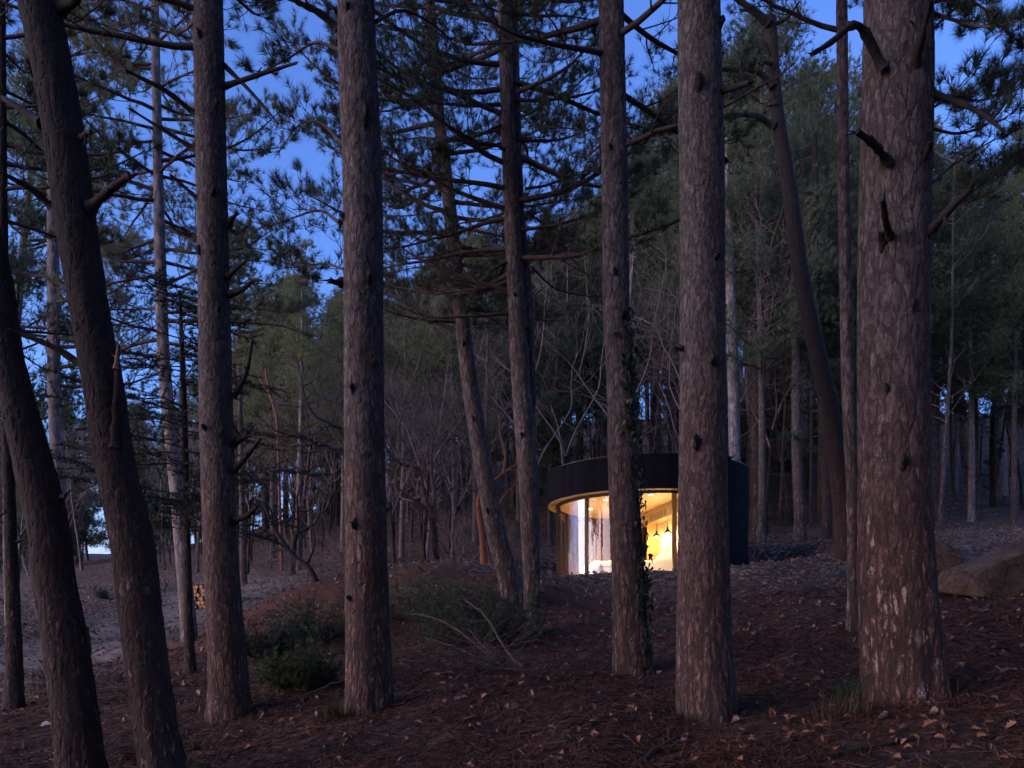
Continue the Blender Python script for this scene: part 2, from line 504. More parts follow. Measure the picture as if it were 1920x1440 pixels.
M['char'] = wood_mat('charred_boards', (0.004, 0.004, 0.006), (0.010, 0.010, 0.013), (30, 30, 1), 0.8)
M['char'].node_tree.nodes['Principled BSDF'].inputs['Specular IOR Level'].default_value = 0.06
M['glass'] = glass_mat()
M['frame'] = plain('bronze_frame', (0.045, 0.030, 0.021), 0.45, 0.1, 4)
M['cream'] = wood_mat('pale_plywood', (0.62, 0.47, 0.28), (0.72, 0.57, 0.36), (1.5, 8, 8), 0.5)
M['wallwood'] = wood_mat('wood_panel', (0.50, 0.33, 0.15), (0.62, 0.43, 0.22), (8, 8, 0.7), 0.5)
M['brownwood'] = wood_mat('brown_panel', (0.06, 0.028, 0.012), (0.11, 0.05, 0.02), (9, 9, 0.5), 0.5)
M['linen'] = plain('white_linen', (0.80, 0.77, 0.72), 0.9, 0.05, 6)
def curtain_mat():
    m = plain('beige_curtain', (0.60, 0.47, 0.33), 0.9, 0.1, 5)
    nt = m.node_tree; b = nt.nodes['Principled BSDF']; o = nt.nodes['Material Output']
    t = N(nt, 'ShaderNodeBsdfTranslucent'); t.inputs['Color'].default_value = (0.60, 0.46, 0.32, 1)
    mx = N(nt, 'ShaderNodeMixShader'); mx.inputs[0].default_value = 0.55
    nt.links.new(b.outputs[0], mx.inputs[1]); nt.links.new(t.outputs[0], mx.inputs[2]); nt.links.new(mx.outputs[0], o.inputs['Surface'])
    return m
M['curtain'] = curtain_mat()
M['black'] = plain('black_metal', (0.015, 0.013, 0.012), 0.4, 0.1, 4)
M['white'] = plain('white_paint', (0.78, 0.76, 0.72), 0.6, 0.04, 4)
M['bulb'] = emit('warm_bulb', (1.0, 0.72, 0.38), 7)
M['down'] = emit('downlight_lens', (1.0, 0.78, 0.46), 4)
def rock_mat():
    m, nt, b = newmat('sandstone')
    tc = N(nt, 'ShaderNodeTexCoord')
    n1 = noise(nt, tc.outputs['Object'], 5.5, 9, 0.72, 0.5); n2 = noise(nt, tc.outputs['Object'], 26, 8, 0.75)
    c = ramp(nt, n1.outputs['Fac'], [(0.3, (0.09, 0.052, 0.034)), (0.5, (0.16, 0.105, 0.072)), (0.7, (0.23, 0.165, 0.13))])
    c = mixc(nt, 0.7, c, ramp(nt, n2.outputs['Fac'], [(0.34, (0.25, 0.25, 0.25)), (0.62, (1.2, 1.2, 1.2))]), 'MULTIPLY')
    vk = N(nt, 'ShaderNodeTexVoronoi', feature='DISTANCE_TO_EDGE'); vk.inputs['Scale'].default_value = 2.6
    wv = N(nt, 'ShaderNodeVectorMath', operation='MULTIPLY_ADD'); nt.links.new(n1.outputs['Color'], wv.inputs[0]); wv.inputs[1].default_value = (0.3, 0.3, 0.3); nt.links.new(tc.outputs['Object'], wv.inputs[2])
    nt.links.new(wv.outputs[0], vk.inputs['Vector'])
    crk = maprange(nt, vk.outputs['Distance'], 0.0, 0.035)
    crk = math_(nt, 'MAXIMUM', crk, maprange(nt, n1.outputs['Fac'], 0.40, 0.52))
    c = mixc(nt, crk, (0.05, 0.033, 0.024), c)
    nt.links.new(c, b.inputs['Base Color']); b.inputs['Roughness'].default_value = 0.95
    bp = N(nt, 'ShaderNodeBump'); bp.inputs['Distance'].default_value = 0.12
    nt.links.new(math_(nt, 'ADD', math_(nt, 'ADD', n1.outputs['Fac'], math_(nt, 'MULTIPLY', n2.outputs['Fac'], 0.5)), math_(nt, 'MULTIPLY', crk, 0.3)), bp.inputs['Height'])
    nt.links.new(bp.outputs['Normal'], b.inputs['Normal'])
    return m
M['rock'] = rock_mat()
M['stone'] = plain('pale_stone', (0.34, 0.32, 0.32), 0.9, 0.25, 9, bump=0.01)
M['log_end'] = plain('sawn_log_end', (0.55, 0.30, 0.15), 0.8, 0.25, 14)
M['log_bark'] = plain('log_bark', (0.075, 0.055, 0.048), 0.9, 0.4, 9, bump=0.01)

# ------------------------------------------------------------------ the forest floor
def build_ground():
    th = np.concatenate([np.radians(np.arange(-42, 42, 0.25)), np.radians(np.arange(42, 318, 4.0))])
    r = np.concatenate([np.linspace(0.4, 3.0, 8)[:-1], np.geomspace(3.0, 32, 236)[:-1], np.geomspace(32, 900, 64)])
    T, R = np.meshgrid(th, r)
    x, y = R * np.sin(T), R * np.cos(T)
    z = ground(x, y)
    nr, na = x.shape
    mb = MB()
    v = np.stack([x, y, z], -1).reshape(-1, 3)
    i = np.arange(nr - 1)[:, None] * na; j = np.arange(na)[None, :]; j2 = (j + 1) % na
    f = np.stack([i + j, i + j2, i + na + j2, i + na + j], -1).reshape(-1, 4)
    f = f[:, ::-1]
    mb.add(v, f)
    c = len(v)
    mb.add([[0, 0, gz(0, 0)]], np.zeros((0, 3), int))
    mb.loops.append(np.stack([np.full(na, c), np.arange(na), (np.arange(na) + 1) % na], -1)[:, ::-1].ravel())
    mb.sizes.append(np.full(na, 3)); mb.mats.append(np.zeros(na, int)); mb.sm.append(np.ones(na, bool))
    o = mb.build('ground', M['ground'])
    xx = np.append(v[:, 0], 0); yy = np.append(v[:, 1], 0)
    earth = 1.4 * np.exp(-((xx + 1.2) / 5.2) ** 4 - ((yy - 13.2) / 2.6) ** 4) * (0.7 + 0.9 * fbm(xx * 0.8, yy * 0.8, 21, 3))
    track = np.exp(-((xx + 8.0 + 0.10 * (yy - 14)) / 2.0) ** 4) * sstep(7, 10, yy) * (1 - sstep(26, 34, yy))
    for nm, a in (('earth', earth), ('track', track)):
        at = o.data.attributes.new(nm, 'FLOAT', 'POINT')
        at.data.foreach_set('value', np.clip(a, 0, 1).astype(np.float32))
    # winding: make sure the sheet faces up
    o.data.update()
    if o.data.polygons[5000].normal.z < 0:
        o.data.flip_normals()
    return tag(o, kind='structure')
GROUND = build_ground()

# ------------------------------------------------------------------ trees: trunks, stubs, branches, needles
def smooth_path(pts, n):
    """Catmull-Rom through pts (N,k), n samples per span"""
    p = np.asarray(pts, float)
    p = np.vstack([2 * p[0] - p[1], p, 2 * p[-1] - p[-2]])
    out = []
    for i in range(1, len(p) - 2):
        t = np.linspace(0, 1, n, endpoint=False)[:, None]
        a, b, c, d = p[i - 1], p[i], p[i + 1], p[i + 2]
        out.append(0.5 * (2 * b + (c - a) * t + (2 * a - 5 * b + 4 * c - d) * t ** 2 + (3 * b - a - 3 * c + d) * t ** 3))
    out.append(p[-2][None])
    return np.vstack(out)

def trunk_mesh(path, name, mat, n=48, step=0.03, zfine=5.0, seed=0, knots=()):
    """path: rows x, y, z, radius going up; rings fine up to zfine, coarse above; returns mesh relative to path[0]"""
    path = np.asarray(path, float)
    z = path[:, 2]
    zs = np.concatenate([np.arange(z[0], min(zfine, z[-1]), step), np.arange(min(zfine, z[-1]), z[-1], step * 8), [z[-1]]])
    c = np.stack([np.interp(zs, z, path[:, k]) for k in range(4)], -1)
    a = np.arange(n) * 2 * np.pi / n
    A, Z = np.meshgrid(a, zs)
    R = c[:, 3][:, None] * (1 + 0.05 * fbm(np.cos(A) * 1.2 + 3 + seed, Z * 0.9 + np.sin(A) * 1.2, seed, 3))
    foot = np.exp(-np.maximum(0, Z - z[0] - 0.30) / 0.22)
    R = R * (1 + foot * (0.02 + 0.42 * np.maximum(0, fbm(np.cos(A) * 1.8 + seed, np.sin(A) * 1.8, seed + 9, 2))))
    for (kz, ka, kr) in knots:
        d2 = ((Z - kz) / kr) ** 2 + ((((A - ka + np.pi) % (2 * np.pi)) - np.pi) * c[:, 3][:, None] / kr) ** 2
        R = R + 0.35 * kr * np.exp(-d2)
    v = np.stack([c[:, 0][:, None] + R * np.cos(A), c[:, 1][:, None] + R * np.sin(A), Z], -1).reshape(-1, 3) - path[0, :3]
    m = len(zs)
    i = np.arange(m - 1)[:, None] * n; j = np.arange(n)[None, :]; j2 = (j + 1) % n
    f = np.stack([i + j, i + j2, i + n + j2, i + n + j], -1).reshape(-1, 4)
    mb = MB()
    mb.add(v, f)
    mb.loops.append(np.arange(n) + mb.n - n); mb.sizes.append([n]); mb.mats.append([0]); mb.sm.append([False])
    return mb.mesh(name, mat)

def needles(mb, pos, dirs, k=22, ln=0.09, w=0.0035, spread=0.75, mat=0, shaft=0.07, r=None):
    """brush tufts: k thin needles round each shoot end, one triangle each"""
    r = r or rng
    pos = np.asarray(pos, float).reshape(-1, 3); dirs = np.asarray(dirs, float).reshape(-1, 3)
    if not len(pos): return
    m = len(pos)
    d = dirs / (np.linalg.norm(dirs, axis=1)[:, None] + 1e-9)
    D = np.repeat(d, k, 0)
    rv = r.normal(size=(m * k, 3)); rv -= (rv * D).sum(1)[:, None] * D
    rv /= np.linalg.norm(rv, axis=1)[:, None] + 1e-9
    sp = spread * (0.5 + r.random((m * k, 1)))
    nd = D * np.cos(sp) + rv * np.sin(sp)
    st = np.repeat(pos, k, 0) - D * (shaft * r.random((m * k, 1)))
    L = ln * (0.7 + 0.5 * r.random((m * k, 1)))
    side = np.cross(nd, r.normal(size=(m * k, 3))); side /= np.linalg.norm(side, axis=1)[:, None] + 1e-9
    v = np.stack([st - side * w / 2, st + side * w / 2, st + nd * L], 1).reshape(-1, 3)
    mb.add(v, np.arange(m * k * 3).reshape(-1, 3), mat, False)

def grow(p, d, L, segs, wob, up, r):
    pts = [np.array(p, float)]; d = np.array(d, float); d /= np.linalg.norm(d)
    for i in range(segs):
        d = d + r.normal(size=3) * wob + np.array([0, 0, up * (i + 1) / segs])
        d /= np.linalg.norm(d)
        pts.append(pts[-1] + d * L / segs)
    return np.array(pts), d

def live_branch(wood, tufts, path, r0, r, sub_gap=0.115, sub_len=0.75, first=0.18, twigs=6, bare=False):
    """a pine limb along path with side shoots that turn up and carry tufts; wood: MB, tufts: list of (pos, dir)"""
    path = np.asarray(path, float)
    seg = np.linalg.norm(np.diff(path, axis=0), axis=1); s = np.concatenate([[0], np.cumsum(seg)]); L = s[-1]
    wood.tube(path, np.maximum(0.004, r0 * (1 - 0.8 * s / L)), 6, cap=False)
    t = first * L; side = 1
    while t < L:
        p = np.array([np.interp(t, s, path[:, k]) for k in range(3)])
        q = np.array([np.interp(min(L, t + 0.1), s, path[:, k]) for k in range(3)]) - p
        q /= np.linalg.norm(q) + 1e-9
        sd = np.cross(q, [0, 0, 1.0]); sd /= np.linalg.norm(sd) + 1e-9
        frac = t / L
        sl = sub_len * (1.15 - 0.75 * frac) * (0.55 + 0.7 * r.random()) * min(1, L / 1.8)
        d = q * (0.55 + 0.5 * r.random()) + sd * side * (0.8 + 0.3 * r.random()) + np.array([0, 0, r.normal() * 0.35])
        sp, e = grow(p, d, sl, 5, 0.13, 0.34, r)
        wood.tube(sp, np.linspace(max(0.004, r0 * 0.30 * (1.1 - 0.6 * frac)), 0.0025, len(sp)), 4, cap=False)
        if not bare or r.random() < 0.3:
            tufts.append((sp[-1], e))
        for k in range(twigs):
            u = 0.35 + 0.6 * r.random()
            b = sp[int(u * 5)]
            d2 = (sp[-1] - sp[0]) / (sl + 1e-9) + r.normal(size=3) * 0.75
            tp, e2 = grow(b, d2, sl * (0.25 + 0.25 * r.random()), 3, 0.15, 0.5, r)
            wood.tube(tp, np.linspace(0.0035, 0.002, len(tp)), 3, cap=False)
            if not bare or r.random() < 0.25:
                tufts.append((tp[-1], e2))
                if r.random() < 0.35: tufts.append((tp[-2], e2 + r.normal(size=3) * 0.4))
        side = -side
        t += sub_gap * (0.6 + 0.8 * r.random())
    tufts.append((path[-1], path[-1] - path[-2]))

def add_branch(tree, base, path, r0, seed, mat_n='needle', bare=False, k=30, ln=0.105, w=0.0046, **kw):
    """one limb as a part 'branch' with its needles as a sub-part"""
    r = np.random.default_rng(seed)
    wd = MB(); tf = []
    live_branch(wd, tf, np.asarray(path) - np.array(base), r0, r, bare=bare, **kw)
    b = wd.build('branch', M['twig'], tree)
    if len(tf) > 3:
        nb = MB()
        needles(nb, [t[0] for t in tf], [t[1] for t in tf], k, ln, w, 0.72, 0, 0.06, r)
        nb.build('needles', M[mat_n], b)
    return b

def stub_part(tree, base, pix, Y, w0, w1, mat='dead', dy=0.0, name='branch_stub', jag=True, toward=0.0):
    """a dead stub or snag traced through pixels at depth Y, leaning dy metres in depth over its length"""
    n = len(pix)
    pts = np.array([tuple(P(px, py, Y - toward + dy * i / max(1, n - 1))) for i, (px, py) in enumerate(pix)]) - np.array(base)
    if n > 2:
        pts = smooth_path(pts, 4)
    else:
        t = np.linspace(0, 1, 5)[:, None]
        pts = pts[0] * (1 - t) + pts[1] * t
        pts[1:-1] += np.random.default_rng(abs(int(pix[0][0]))).normal(size=(3, 3)) * 0.006
    m = len(pts)
    rad = np.linspace(w0, w1, m) / 2 / FPX * Y
    rad[0] *= 1.4; rad[1] *= 1.08
    rad = rad * (1 + 0.12 * np.random.default_rng(int(abs(pix[0][0] + pix[0][1]))).normal(size=m))
    mb = MB()
    mb.tube(pts, rad, 8)
    if jag:                                     # a splintered end and a side spur
        r = np.random.default_rng(abs(int(pix[-1][1])) + 3)
        e = pts[-1]; d = pts[-1] - pts[-2]; d = d / np.linalg.norm(d)
        for k in range(2):
            q = d + r.normal(size=3) * 0.5
            mb.tube([e - d * rad[-1], e + q * rad[-1] * 2.5], [rad[-1] * 0.55, rad[-1] * 0.1], 5)
        j = m // 2
        q = d + r.normal(size=3) * 0.9
        mb.tube([pts[j], pts[j] + q / np.linalg.norm(q) * rad[j] * 4], [rad[j] * 0.5, rad[j] * 0.2], 5)
    return mb.build(name, M[mat], tree)

def trunk_from_pixels(pts, Y, top=15.0, top_r=0.03, rscale=1.0, base_drop=0.30):
    """rows x, y, z, radius from photograph centreline points (top to bottom) at depth Y, carried on above the frame"""
    q = [(*P(px, py, Y), w * 0.97 / 2 / FPX * Y * rscale) for (px, py, w) in sorted(pts, key=lambda t: -t[1])]
    q = np.array(q)
    low = q[0].copy(); g = gz(low[0], Y) - base_drop
    d = q[1] - q[0]
    low = low + d * (g - low[2]) / d[2]; low[3] = q[0][3]
    rows = [low] + ([q[0]] if q[0][2] > g + 0.15 else []) + list(q[1:])
    rows = np.array(rows)
    tz = rows[-1][2]
    if top > tz + 0.3:
        d = rows[-1] - rows[-3]
        slope = d / d[2]
        for f in (0.25, 0.5, 0.75, 1.0):
            zz = tz + (top - tz) * f
            e = rows[-1].copy()
            nr = e + slope * (zz - e[2]) * (1 - 0.5 * f)
            nr[2] = zz
            nr[3] = q[-1][3] * (1 - f) + top_r * f
            rows = np.vstack([rows, nr])
    zz = np.linspace(0, len(rows) - 1, len(rows) * 6)
    sm = smooth_path(rows, 6)
    sm = sm[np.concatenate([[True], np.diff(np.maximum.accumulate(sm[:, 2])) > 1e-5])]
    return sm

def at_height(path, z):
    return np.array([np.interp(z, path[:, 2], path[:, k]) for k in range(4)])

def crown_branches(tree, base, path, z0, z1, n, L0, L1, seed, bare_below=None, droop=0.0, mat_n='needle', azr=None, **kw):
    r = np.random.default_rng(seed)
    for i in range(n):
        f = (i + r.random()) / n
        z = z0 + (z1 - z0) * f
        c = at_height(path, z)
        az = (r.random() * 2 * np.pi if r.random() < 0.3 else (r.normal() * 0.6 + (0 if r.random() < 0.5 else np.pi) + 0.15)) if azr is None else azr[0] + (azr[1] - azr[0]) * r.random()
        if azr is not None and r.random() < 0.5: az = np.pi - az
        if math.sin(az) < -0.75: az = -az
        L = (L0 + (L1 - L0) * f) * (0.65 + 0.6 * r.random())
        d = np.array([np.cos(az), np.sin(az), -0.15 + 0.35 * r.random() - droop * (1 - f)])
        p = c[:3] + d * c[3] * 0.6
        bp, _ = grow(p, d, L, 9, 0.085, 0.10, r)
        add_branch(tree, base, bp, 0.010 + 0.011 * L, seed * 1000 + i, mat_n, bare=(bare_below is not None and z < bare_below), **kw)

FORE = {}
def fore_tree(key, pts, name, label, bark='bark', n=56, step=0.025, base_py=None, top=15, Y=None, seed=1, knots=(), zfine=None, top_r=0.03, cat='tree', group='pine trunks standing in front of the cabin'):
    pts = sorted(pts, key=lambda t: t[1])
    Y = Y or hit(pts[-1][0], pts[-1][1])
    path = trunk_from_pixels(pts, Y, top, top_r)
    zf = zfine if zfine is not None else (HY + 60) / FPX * Y
    kn = []
    for (px, py, r_) in knots:                  # knots seen on the face of the trunk
        z = (HY - py) / FPX * Y
        c = at_height(path, z)
        s = np.clip(((px - CX) / FPX * Y - c[0]) / c[3], -0.95, 0.95)
        kn.append((z, -math.acos(s), r_))
    t = empty(name, path[0, :3], label, cat, group)
    link('trunk', trunk_mesh(path, 'trunk', M[bark], n, step, zf, seed, kn), t)
    mbk = MB()
    for (z, a, r_) in kn:
        c = at_height(path, z)
        p = c[:3] + np.array([math.cos(a), math.sin(a), 0]) * c[3] * 0.98 - path[0, :3]
        u = np.array([math.cos(a), math.sin(a), 0.25])
        kb = MB()
        rk = np.random.default_rng(int(z * 1000) % 9999 + seed)
        q = r_ * (0.7 + 0.8 * rk.random())
        kb.tube([p - u * 0.02, p + u * 0.012, p + u * 0.026, p + u * (0.03 + q * 0.5)], [q * 1.3, q * 1.0, q * 0.7, q * 0.3], 9)
        sag = kb.v[0] - p
        kb.v[0] = p + sag * np.array([1, 1, 1.5 + rk.random()]) * (1 + 0.25 * rk.normal(size=(len(sag), 1)))
        ko = kb.build('knot', M['dead'], t)
    FORE[key] = (t, path, Y, tuple(path[0, :3]))
    return t, path, Y, tuple(path[0, :3])

def stubs(key, items, mat='dead'):
    t, path, Y, base = FORE[key]
    for it in items:
        pix, w0, w1 = it[0], it[1], it[2]
        dy = it[3] if len(it) > 3 else 0.0
        z = (HY - pix[0][1]) / FPX * Y
        c = at_height(path, z)
        s = np.clip(((pix[0][0] - CX) / FPX * Y - c[0]) / c[3], -1, 1)
        tw = math.sqrt(max(0, 1 - s * s)) * c[3]
        stub_part(t, base, pix, Y, w0, w1, mat, dy, toward=tw * 0.95)

# the broad pine on the right
fore_tree('T10', [(1684, 0, 122), (1679, 360, 127), (1675, 720, 126), (1677, 900, 128), (1682, 1080, 138), (1690, 1200, 148), (1698, 1305, 152)],
          'pine_tree', 'broadest pine trunk with several dead stubs, in front of the boulders', 'bark_big', 112, 0.018, seed=2, top=19,
          knots=[(1635, 475, 0.030), (1680, 600, 0.026), (1665, 880, 0.030), (1640, 745, 0.02)])
stubs('T10', [([(1655, 128), (1622, 62), (1598, 48), (1560, 78), (1522, 102)], 17, 8, -0.35),
              ([(1712, 135), (1728, 70), (1745, 5)], 17, 9, -0.3),
              ([(1663, 302), (1640, 272), (1606, 246)], 17, 11, -0.25),
              ([(1722, 318), (1738, 285), (1746, 265)], 17, 9, -0.15),
              ([(1668, 442), (1660, 412), (1655, 374)], 14, 9, -0.3),
              ([(1728, 452), (1772, 402), (1822, 352)], 16, 11, -0.35),
              ([(1738, 172), (1790, 190), (1840, 212), (1878, 243)], 16, 5, -0.3)])
# the straight pine right of the lit window
fore_tree('T9', [(1310, 0, 80), (1316, 360, 86), (1317, 720, 88), (1318, 1000, 96), (1320, 1200, 106), (1323, 1338, 112)],
          'pine_tree', 'tall straight pine trunk hiding the right end of the lit window', 'bark_fine', 88, 0.020, seed=3, top=17,
          knots=[(1300, 180, 0.02), (1345, 60, 0.02), (1332, 500, 0.018), (1325, 690, 0.022), (1298, 840, 0.02)])
stubs('T9', [([(1350, 172), (1378, 164), (1405, 154)], 12, 8, -0.2), ([(1358, 300), (1364, 303)], 9, 7, 0.0), ([(1278, 650), (1268, 655)], 10, 8, 0.0), ([(1362, 862), (1372, 858)], 10, 6, 0)])
# ivy-clad pine in front of the cabin window
fore_tree('T8', [(1146, 0, 47), (1153, 360, 49), (1155, 540, 51), (1159, 620, 54), (1165, 720, 55), (1169, 900, 57), (1177, 1080, 61), (1184, 1200, 68), (1188, 1264, 74)],
          'pine_tree', 'ivy-clad pine trunk crossing the middle of the lit window', 'bark', 64, 0.022, seed=4, top=15,
          knots=[(1160, 150, 0.014), (1142, 290, 0.014), (1160, 355, 0.014), (1164, 600, 0.02), (1150, 520, 0.014)])
# the thick trunk left of centre
fore_tree('T5', [(667, 0, 70), (680, 360, 75), (682, 720, 77), (686, 1000, 80), (690, 1200, 86), (695, 1326, 92)],
          'pine_tree', 'thick pine trunk with reddish foot standing beside the brush heap', 'bark', 80, 0.020, seed=5, top=16,
          knots=[(690, 235, 0.03), (660, 40, 0.022), (648, 415, 0.02), (697, 535, 0.022), (668, 740, 0.018), (705, 690, 0.014), (664, 1125, 0.016), (672, 990, 0.02)])
stubs('T5', [([(642, 413), (636, 418)], 12, 8, 0), ([(640, 530), (618, 528)], 14, 9, -0.1), ([(632, 55), (600, 25), (560, 5), (530, -8)], 14, 8, -0.2)])
# slim straight trunk further left
fore_tree('T4', [(390, 0, 55), (397, 360, 57), (402, 600, 59), (407, 840, 63), (416, 1080, 67), (424, 1200, 72), (431, 1300, 77), (433, 1342, 82)],
          'pine_tree', 'upright pine trunk with snapped snags on its right side, near the log pile', 'bark_fine', 64, 0.022, seed=6, top=15,
          knots=[(382, 480, 0.018), (410, 375, 0.018), (385, 85, 0.016), (412, 210, 0.014), (418, 590, 0.016), (395, 810, 0.016), (424, 815, 0.016)])
stubs('T4', [([(426, 520), (442, 505), (462, 488)], 11, 5, -0.1), ([(428, 552), (456, 542), (474, 526), (490, 526)], 13, 5, -0.15),
             ([(438, 745), (462, 700), (473, 640)], 11, 5, -0.2), ([(438, 832), (452, 822), (466, 814)], 16, 11, -0.1),
             ([(438, 882), (462, 856), (488, 822)], 12, 7, -0.2), ([(440, 975), (462, 968), (482, 950)], 13, 7, -0.1),
             ([(368, 216), (310, 170), (236, 132)], 12, 5, -0.3), ([(368, 282), (310, 246), (245, 205)], 9, 4, -0.2), ([(374, 376), (345, 350), (320, 328)], 9, 5, -0.1),
             ([(420, 162), (480, 142), (556, 118)], 11, 5, -0.2), ([(420, 122), (470, 172), (522, 232)], 9, 4, -0.2), ([(426, 425), (444, 396)], 12, 7, -0.1)])
# leaning dark trunks at the left edge
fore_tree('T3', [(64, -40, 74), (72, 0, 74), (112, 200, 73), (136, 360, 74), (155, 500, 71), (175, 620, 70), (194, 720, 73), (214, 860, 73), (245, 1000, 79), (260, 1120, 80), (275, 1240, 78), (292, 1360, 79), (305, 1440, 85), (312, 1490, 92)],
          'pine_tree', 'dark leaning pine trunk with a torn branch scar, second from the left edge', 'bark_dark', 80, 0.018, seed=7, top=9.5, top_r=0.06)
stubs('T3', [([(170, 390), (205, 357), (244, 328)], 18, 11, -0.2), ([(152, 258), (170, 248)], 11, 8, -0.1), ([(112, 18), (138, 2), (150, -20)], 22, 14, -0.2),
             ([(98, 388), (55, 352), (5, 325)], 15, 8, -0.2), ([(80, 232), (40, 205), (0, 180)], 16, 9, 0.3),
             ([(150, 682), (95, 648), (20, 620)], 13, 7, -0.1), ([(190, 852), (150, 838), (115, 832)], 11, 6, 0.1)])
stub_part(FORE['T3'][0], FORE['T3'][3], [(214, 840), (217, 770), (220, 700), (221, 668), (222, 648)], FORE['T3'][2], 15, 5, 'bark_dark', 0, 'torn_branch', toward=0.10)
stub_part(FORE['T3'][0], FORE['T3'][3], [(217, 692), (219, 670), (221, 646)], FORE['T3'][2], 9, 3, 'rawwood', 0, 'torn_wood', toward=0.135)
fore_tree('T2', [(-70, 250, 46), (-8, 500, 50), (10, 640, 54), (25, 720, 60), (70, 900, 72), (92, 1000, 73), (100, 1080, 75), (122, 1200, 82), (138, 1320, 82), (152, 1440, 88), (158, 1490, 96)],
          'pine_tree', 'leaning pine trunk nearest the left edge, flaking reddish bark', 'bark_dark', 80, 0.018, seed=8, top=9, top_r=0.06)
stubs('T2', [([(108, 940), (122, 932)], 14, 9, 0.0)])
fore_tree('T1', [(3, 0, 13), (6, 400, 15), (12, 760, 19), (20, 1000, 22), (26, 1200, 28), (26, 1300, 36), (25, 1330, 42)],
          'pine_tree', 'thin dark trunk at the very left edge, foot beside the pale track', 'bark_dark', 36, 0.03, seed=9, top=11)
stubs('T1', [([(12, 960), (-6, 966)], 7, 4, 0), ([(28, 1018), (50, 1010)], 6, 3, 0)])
# middle rank
fore_tree('T6', [(805, 0, 21), (821, 200, 23), (840, 360, 25), (859, 540, 28), (881, 720, 32), (910, 900, 35), (931, 1000, 38), (955, 1090, 43), (962, 1122, 50)],
          'pine_tree', 'pine trunk leaning to the left on the red earth bank', 'bark_far', 44, 0.035, seed=10, top=14,
          knots=[(838, 400, 0.02), (856, 560, 0.02), (870, 650, 0.02), (888, 790, 0.02), (915, 960, 0.02)])
fore_tree('T7', [(944, 0, 24), (958, 360, 30), (967, 540, 33), (977, 720, 37), (990, 900, 38), (997, 1100, 33), (1000, 1160, 35), (1001, 1187, 38)],
          'pine_tree', 'upright twin-stemmed pine just left of the cabin', 'bark_far', 44, 0.035, seed=11, top=13.5,
          knots=[(965, 560, 0.02), (985, 620, 0.018), (978, 820, 0.02)])
def second_stem():
    t, path, Y, base = FORE['T7']
    q = trunk_from_pixels([(962, -40, 15), (972, 360, 20), (986, 540, 24), (994, 720, 22), (996, 850, 15)], Y + 0.04, 12.5)
    q = q[q[:, 2] > 2.0]
    q[:, 1] += 0.05
    o = link('stem', trunk_mesh(q, 'stem', M['bark_far'], 32, 0.05, 9, 15), t)
    o.location = Vector(q[0, :3]) - Vector(base)
second_stem()
fore_tree('T11', [(1578, 0, 20), (1582, 360, 21), (1590, 720, 24), (1598, 900, 23), (1601, 1100, 24), (1602, 1182, 30)],
          'pine_tree', 'slender straight trunk just left of the broadest pine', 'bark_far', 36, 0.04, seed=12, top=15)
fore_tree('T12', [(1443, 34, 24), (1456, 200, 24), (1481, 360, 27), (1506, 540, 30), (1546, 720, 34), (1561, 800, 36), (1580, 950, 38), (1588, 1050, 42)],
          'pine_tree', 'bent dark trunk with a snapped forked top, behind the slender straight trunk', 'bark_dark', 40, 0.04, seed=13, top=-1)
stubs('T12', [([(1440, 44), (1415, 22), (1378, -6)], 16, 9, -0.2), ([(1452, 46), (1478, 32), (1498, 4)], 9, 4, -0.1),
              ([(1447, 160), (1415, 132), (1350, 130)], 13, 8, -0.3), ([(1450, 236), (1410, 216), (1350, 219)], 12, 8, -0.3), ([(1447, 118), (1420, 117)], 9, 6, -0.2)])
# pale straight trunks on the left, behind the leaning ones
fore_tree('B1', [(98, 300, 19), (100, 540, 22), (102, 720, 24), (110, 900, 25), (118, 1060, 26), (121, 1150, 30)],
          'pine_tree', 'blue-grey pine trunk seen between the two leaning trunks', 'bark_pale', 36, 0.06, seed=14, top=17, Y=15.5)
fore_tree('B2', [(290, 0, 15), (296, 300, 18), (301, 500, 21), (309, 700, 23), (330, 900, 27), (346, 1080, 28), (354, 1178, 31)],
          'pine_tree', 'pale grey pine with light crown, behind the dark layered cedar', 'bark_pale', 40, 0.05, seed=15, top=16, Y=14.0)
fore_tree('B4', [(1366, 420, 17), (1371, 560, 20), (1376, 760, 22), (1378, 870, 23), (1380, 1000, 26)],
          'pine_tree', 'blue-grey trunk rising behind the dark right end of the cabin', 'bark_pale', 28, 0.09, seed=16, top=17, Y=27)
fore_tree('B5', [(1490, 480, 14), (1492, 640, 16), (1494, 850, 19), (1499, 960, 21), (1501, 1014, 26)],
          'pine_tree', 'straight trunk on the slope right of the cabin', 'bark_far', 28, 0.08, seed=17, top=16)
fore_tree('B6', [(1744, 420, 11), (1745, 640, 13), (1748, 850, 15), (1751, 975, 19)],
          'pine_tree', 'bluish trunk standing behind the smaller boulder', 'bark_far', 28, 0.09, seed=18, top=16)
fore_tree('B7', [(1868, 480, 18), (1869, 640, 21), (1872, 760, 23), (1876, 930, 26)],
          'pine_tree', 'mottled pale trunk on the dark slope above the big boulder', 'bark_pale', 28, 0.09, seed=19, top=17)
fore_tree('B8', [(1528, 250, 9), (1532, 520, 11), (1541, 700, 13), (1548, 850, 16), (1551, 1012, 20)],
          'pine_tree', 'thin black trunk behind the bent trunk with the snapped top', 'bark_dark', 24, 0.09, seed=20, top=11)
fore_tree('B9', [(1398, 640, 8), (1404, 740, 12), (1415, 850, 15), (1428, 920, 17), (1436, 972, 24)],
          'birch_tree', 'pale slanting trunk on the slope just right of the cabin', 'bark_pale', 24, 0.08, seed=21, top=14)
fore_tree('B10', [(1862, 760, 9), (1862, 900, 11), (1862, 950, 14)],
          'pine_tree', 'thin black trunk beside the mottled pale trunk', 'bark_dark', 24, 0.1, seed=22, top=9)

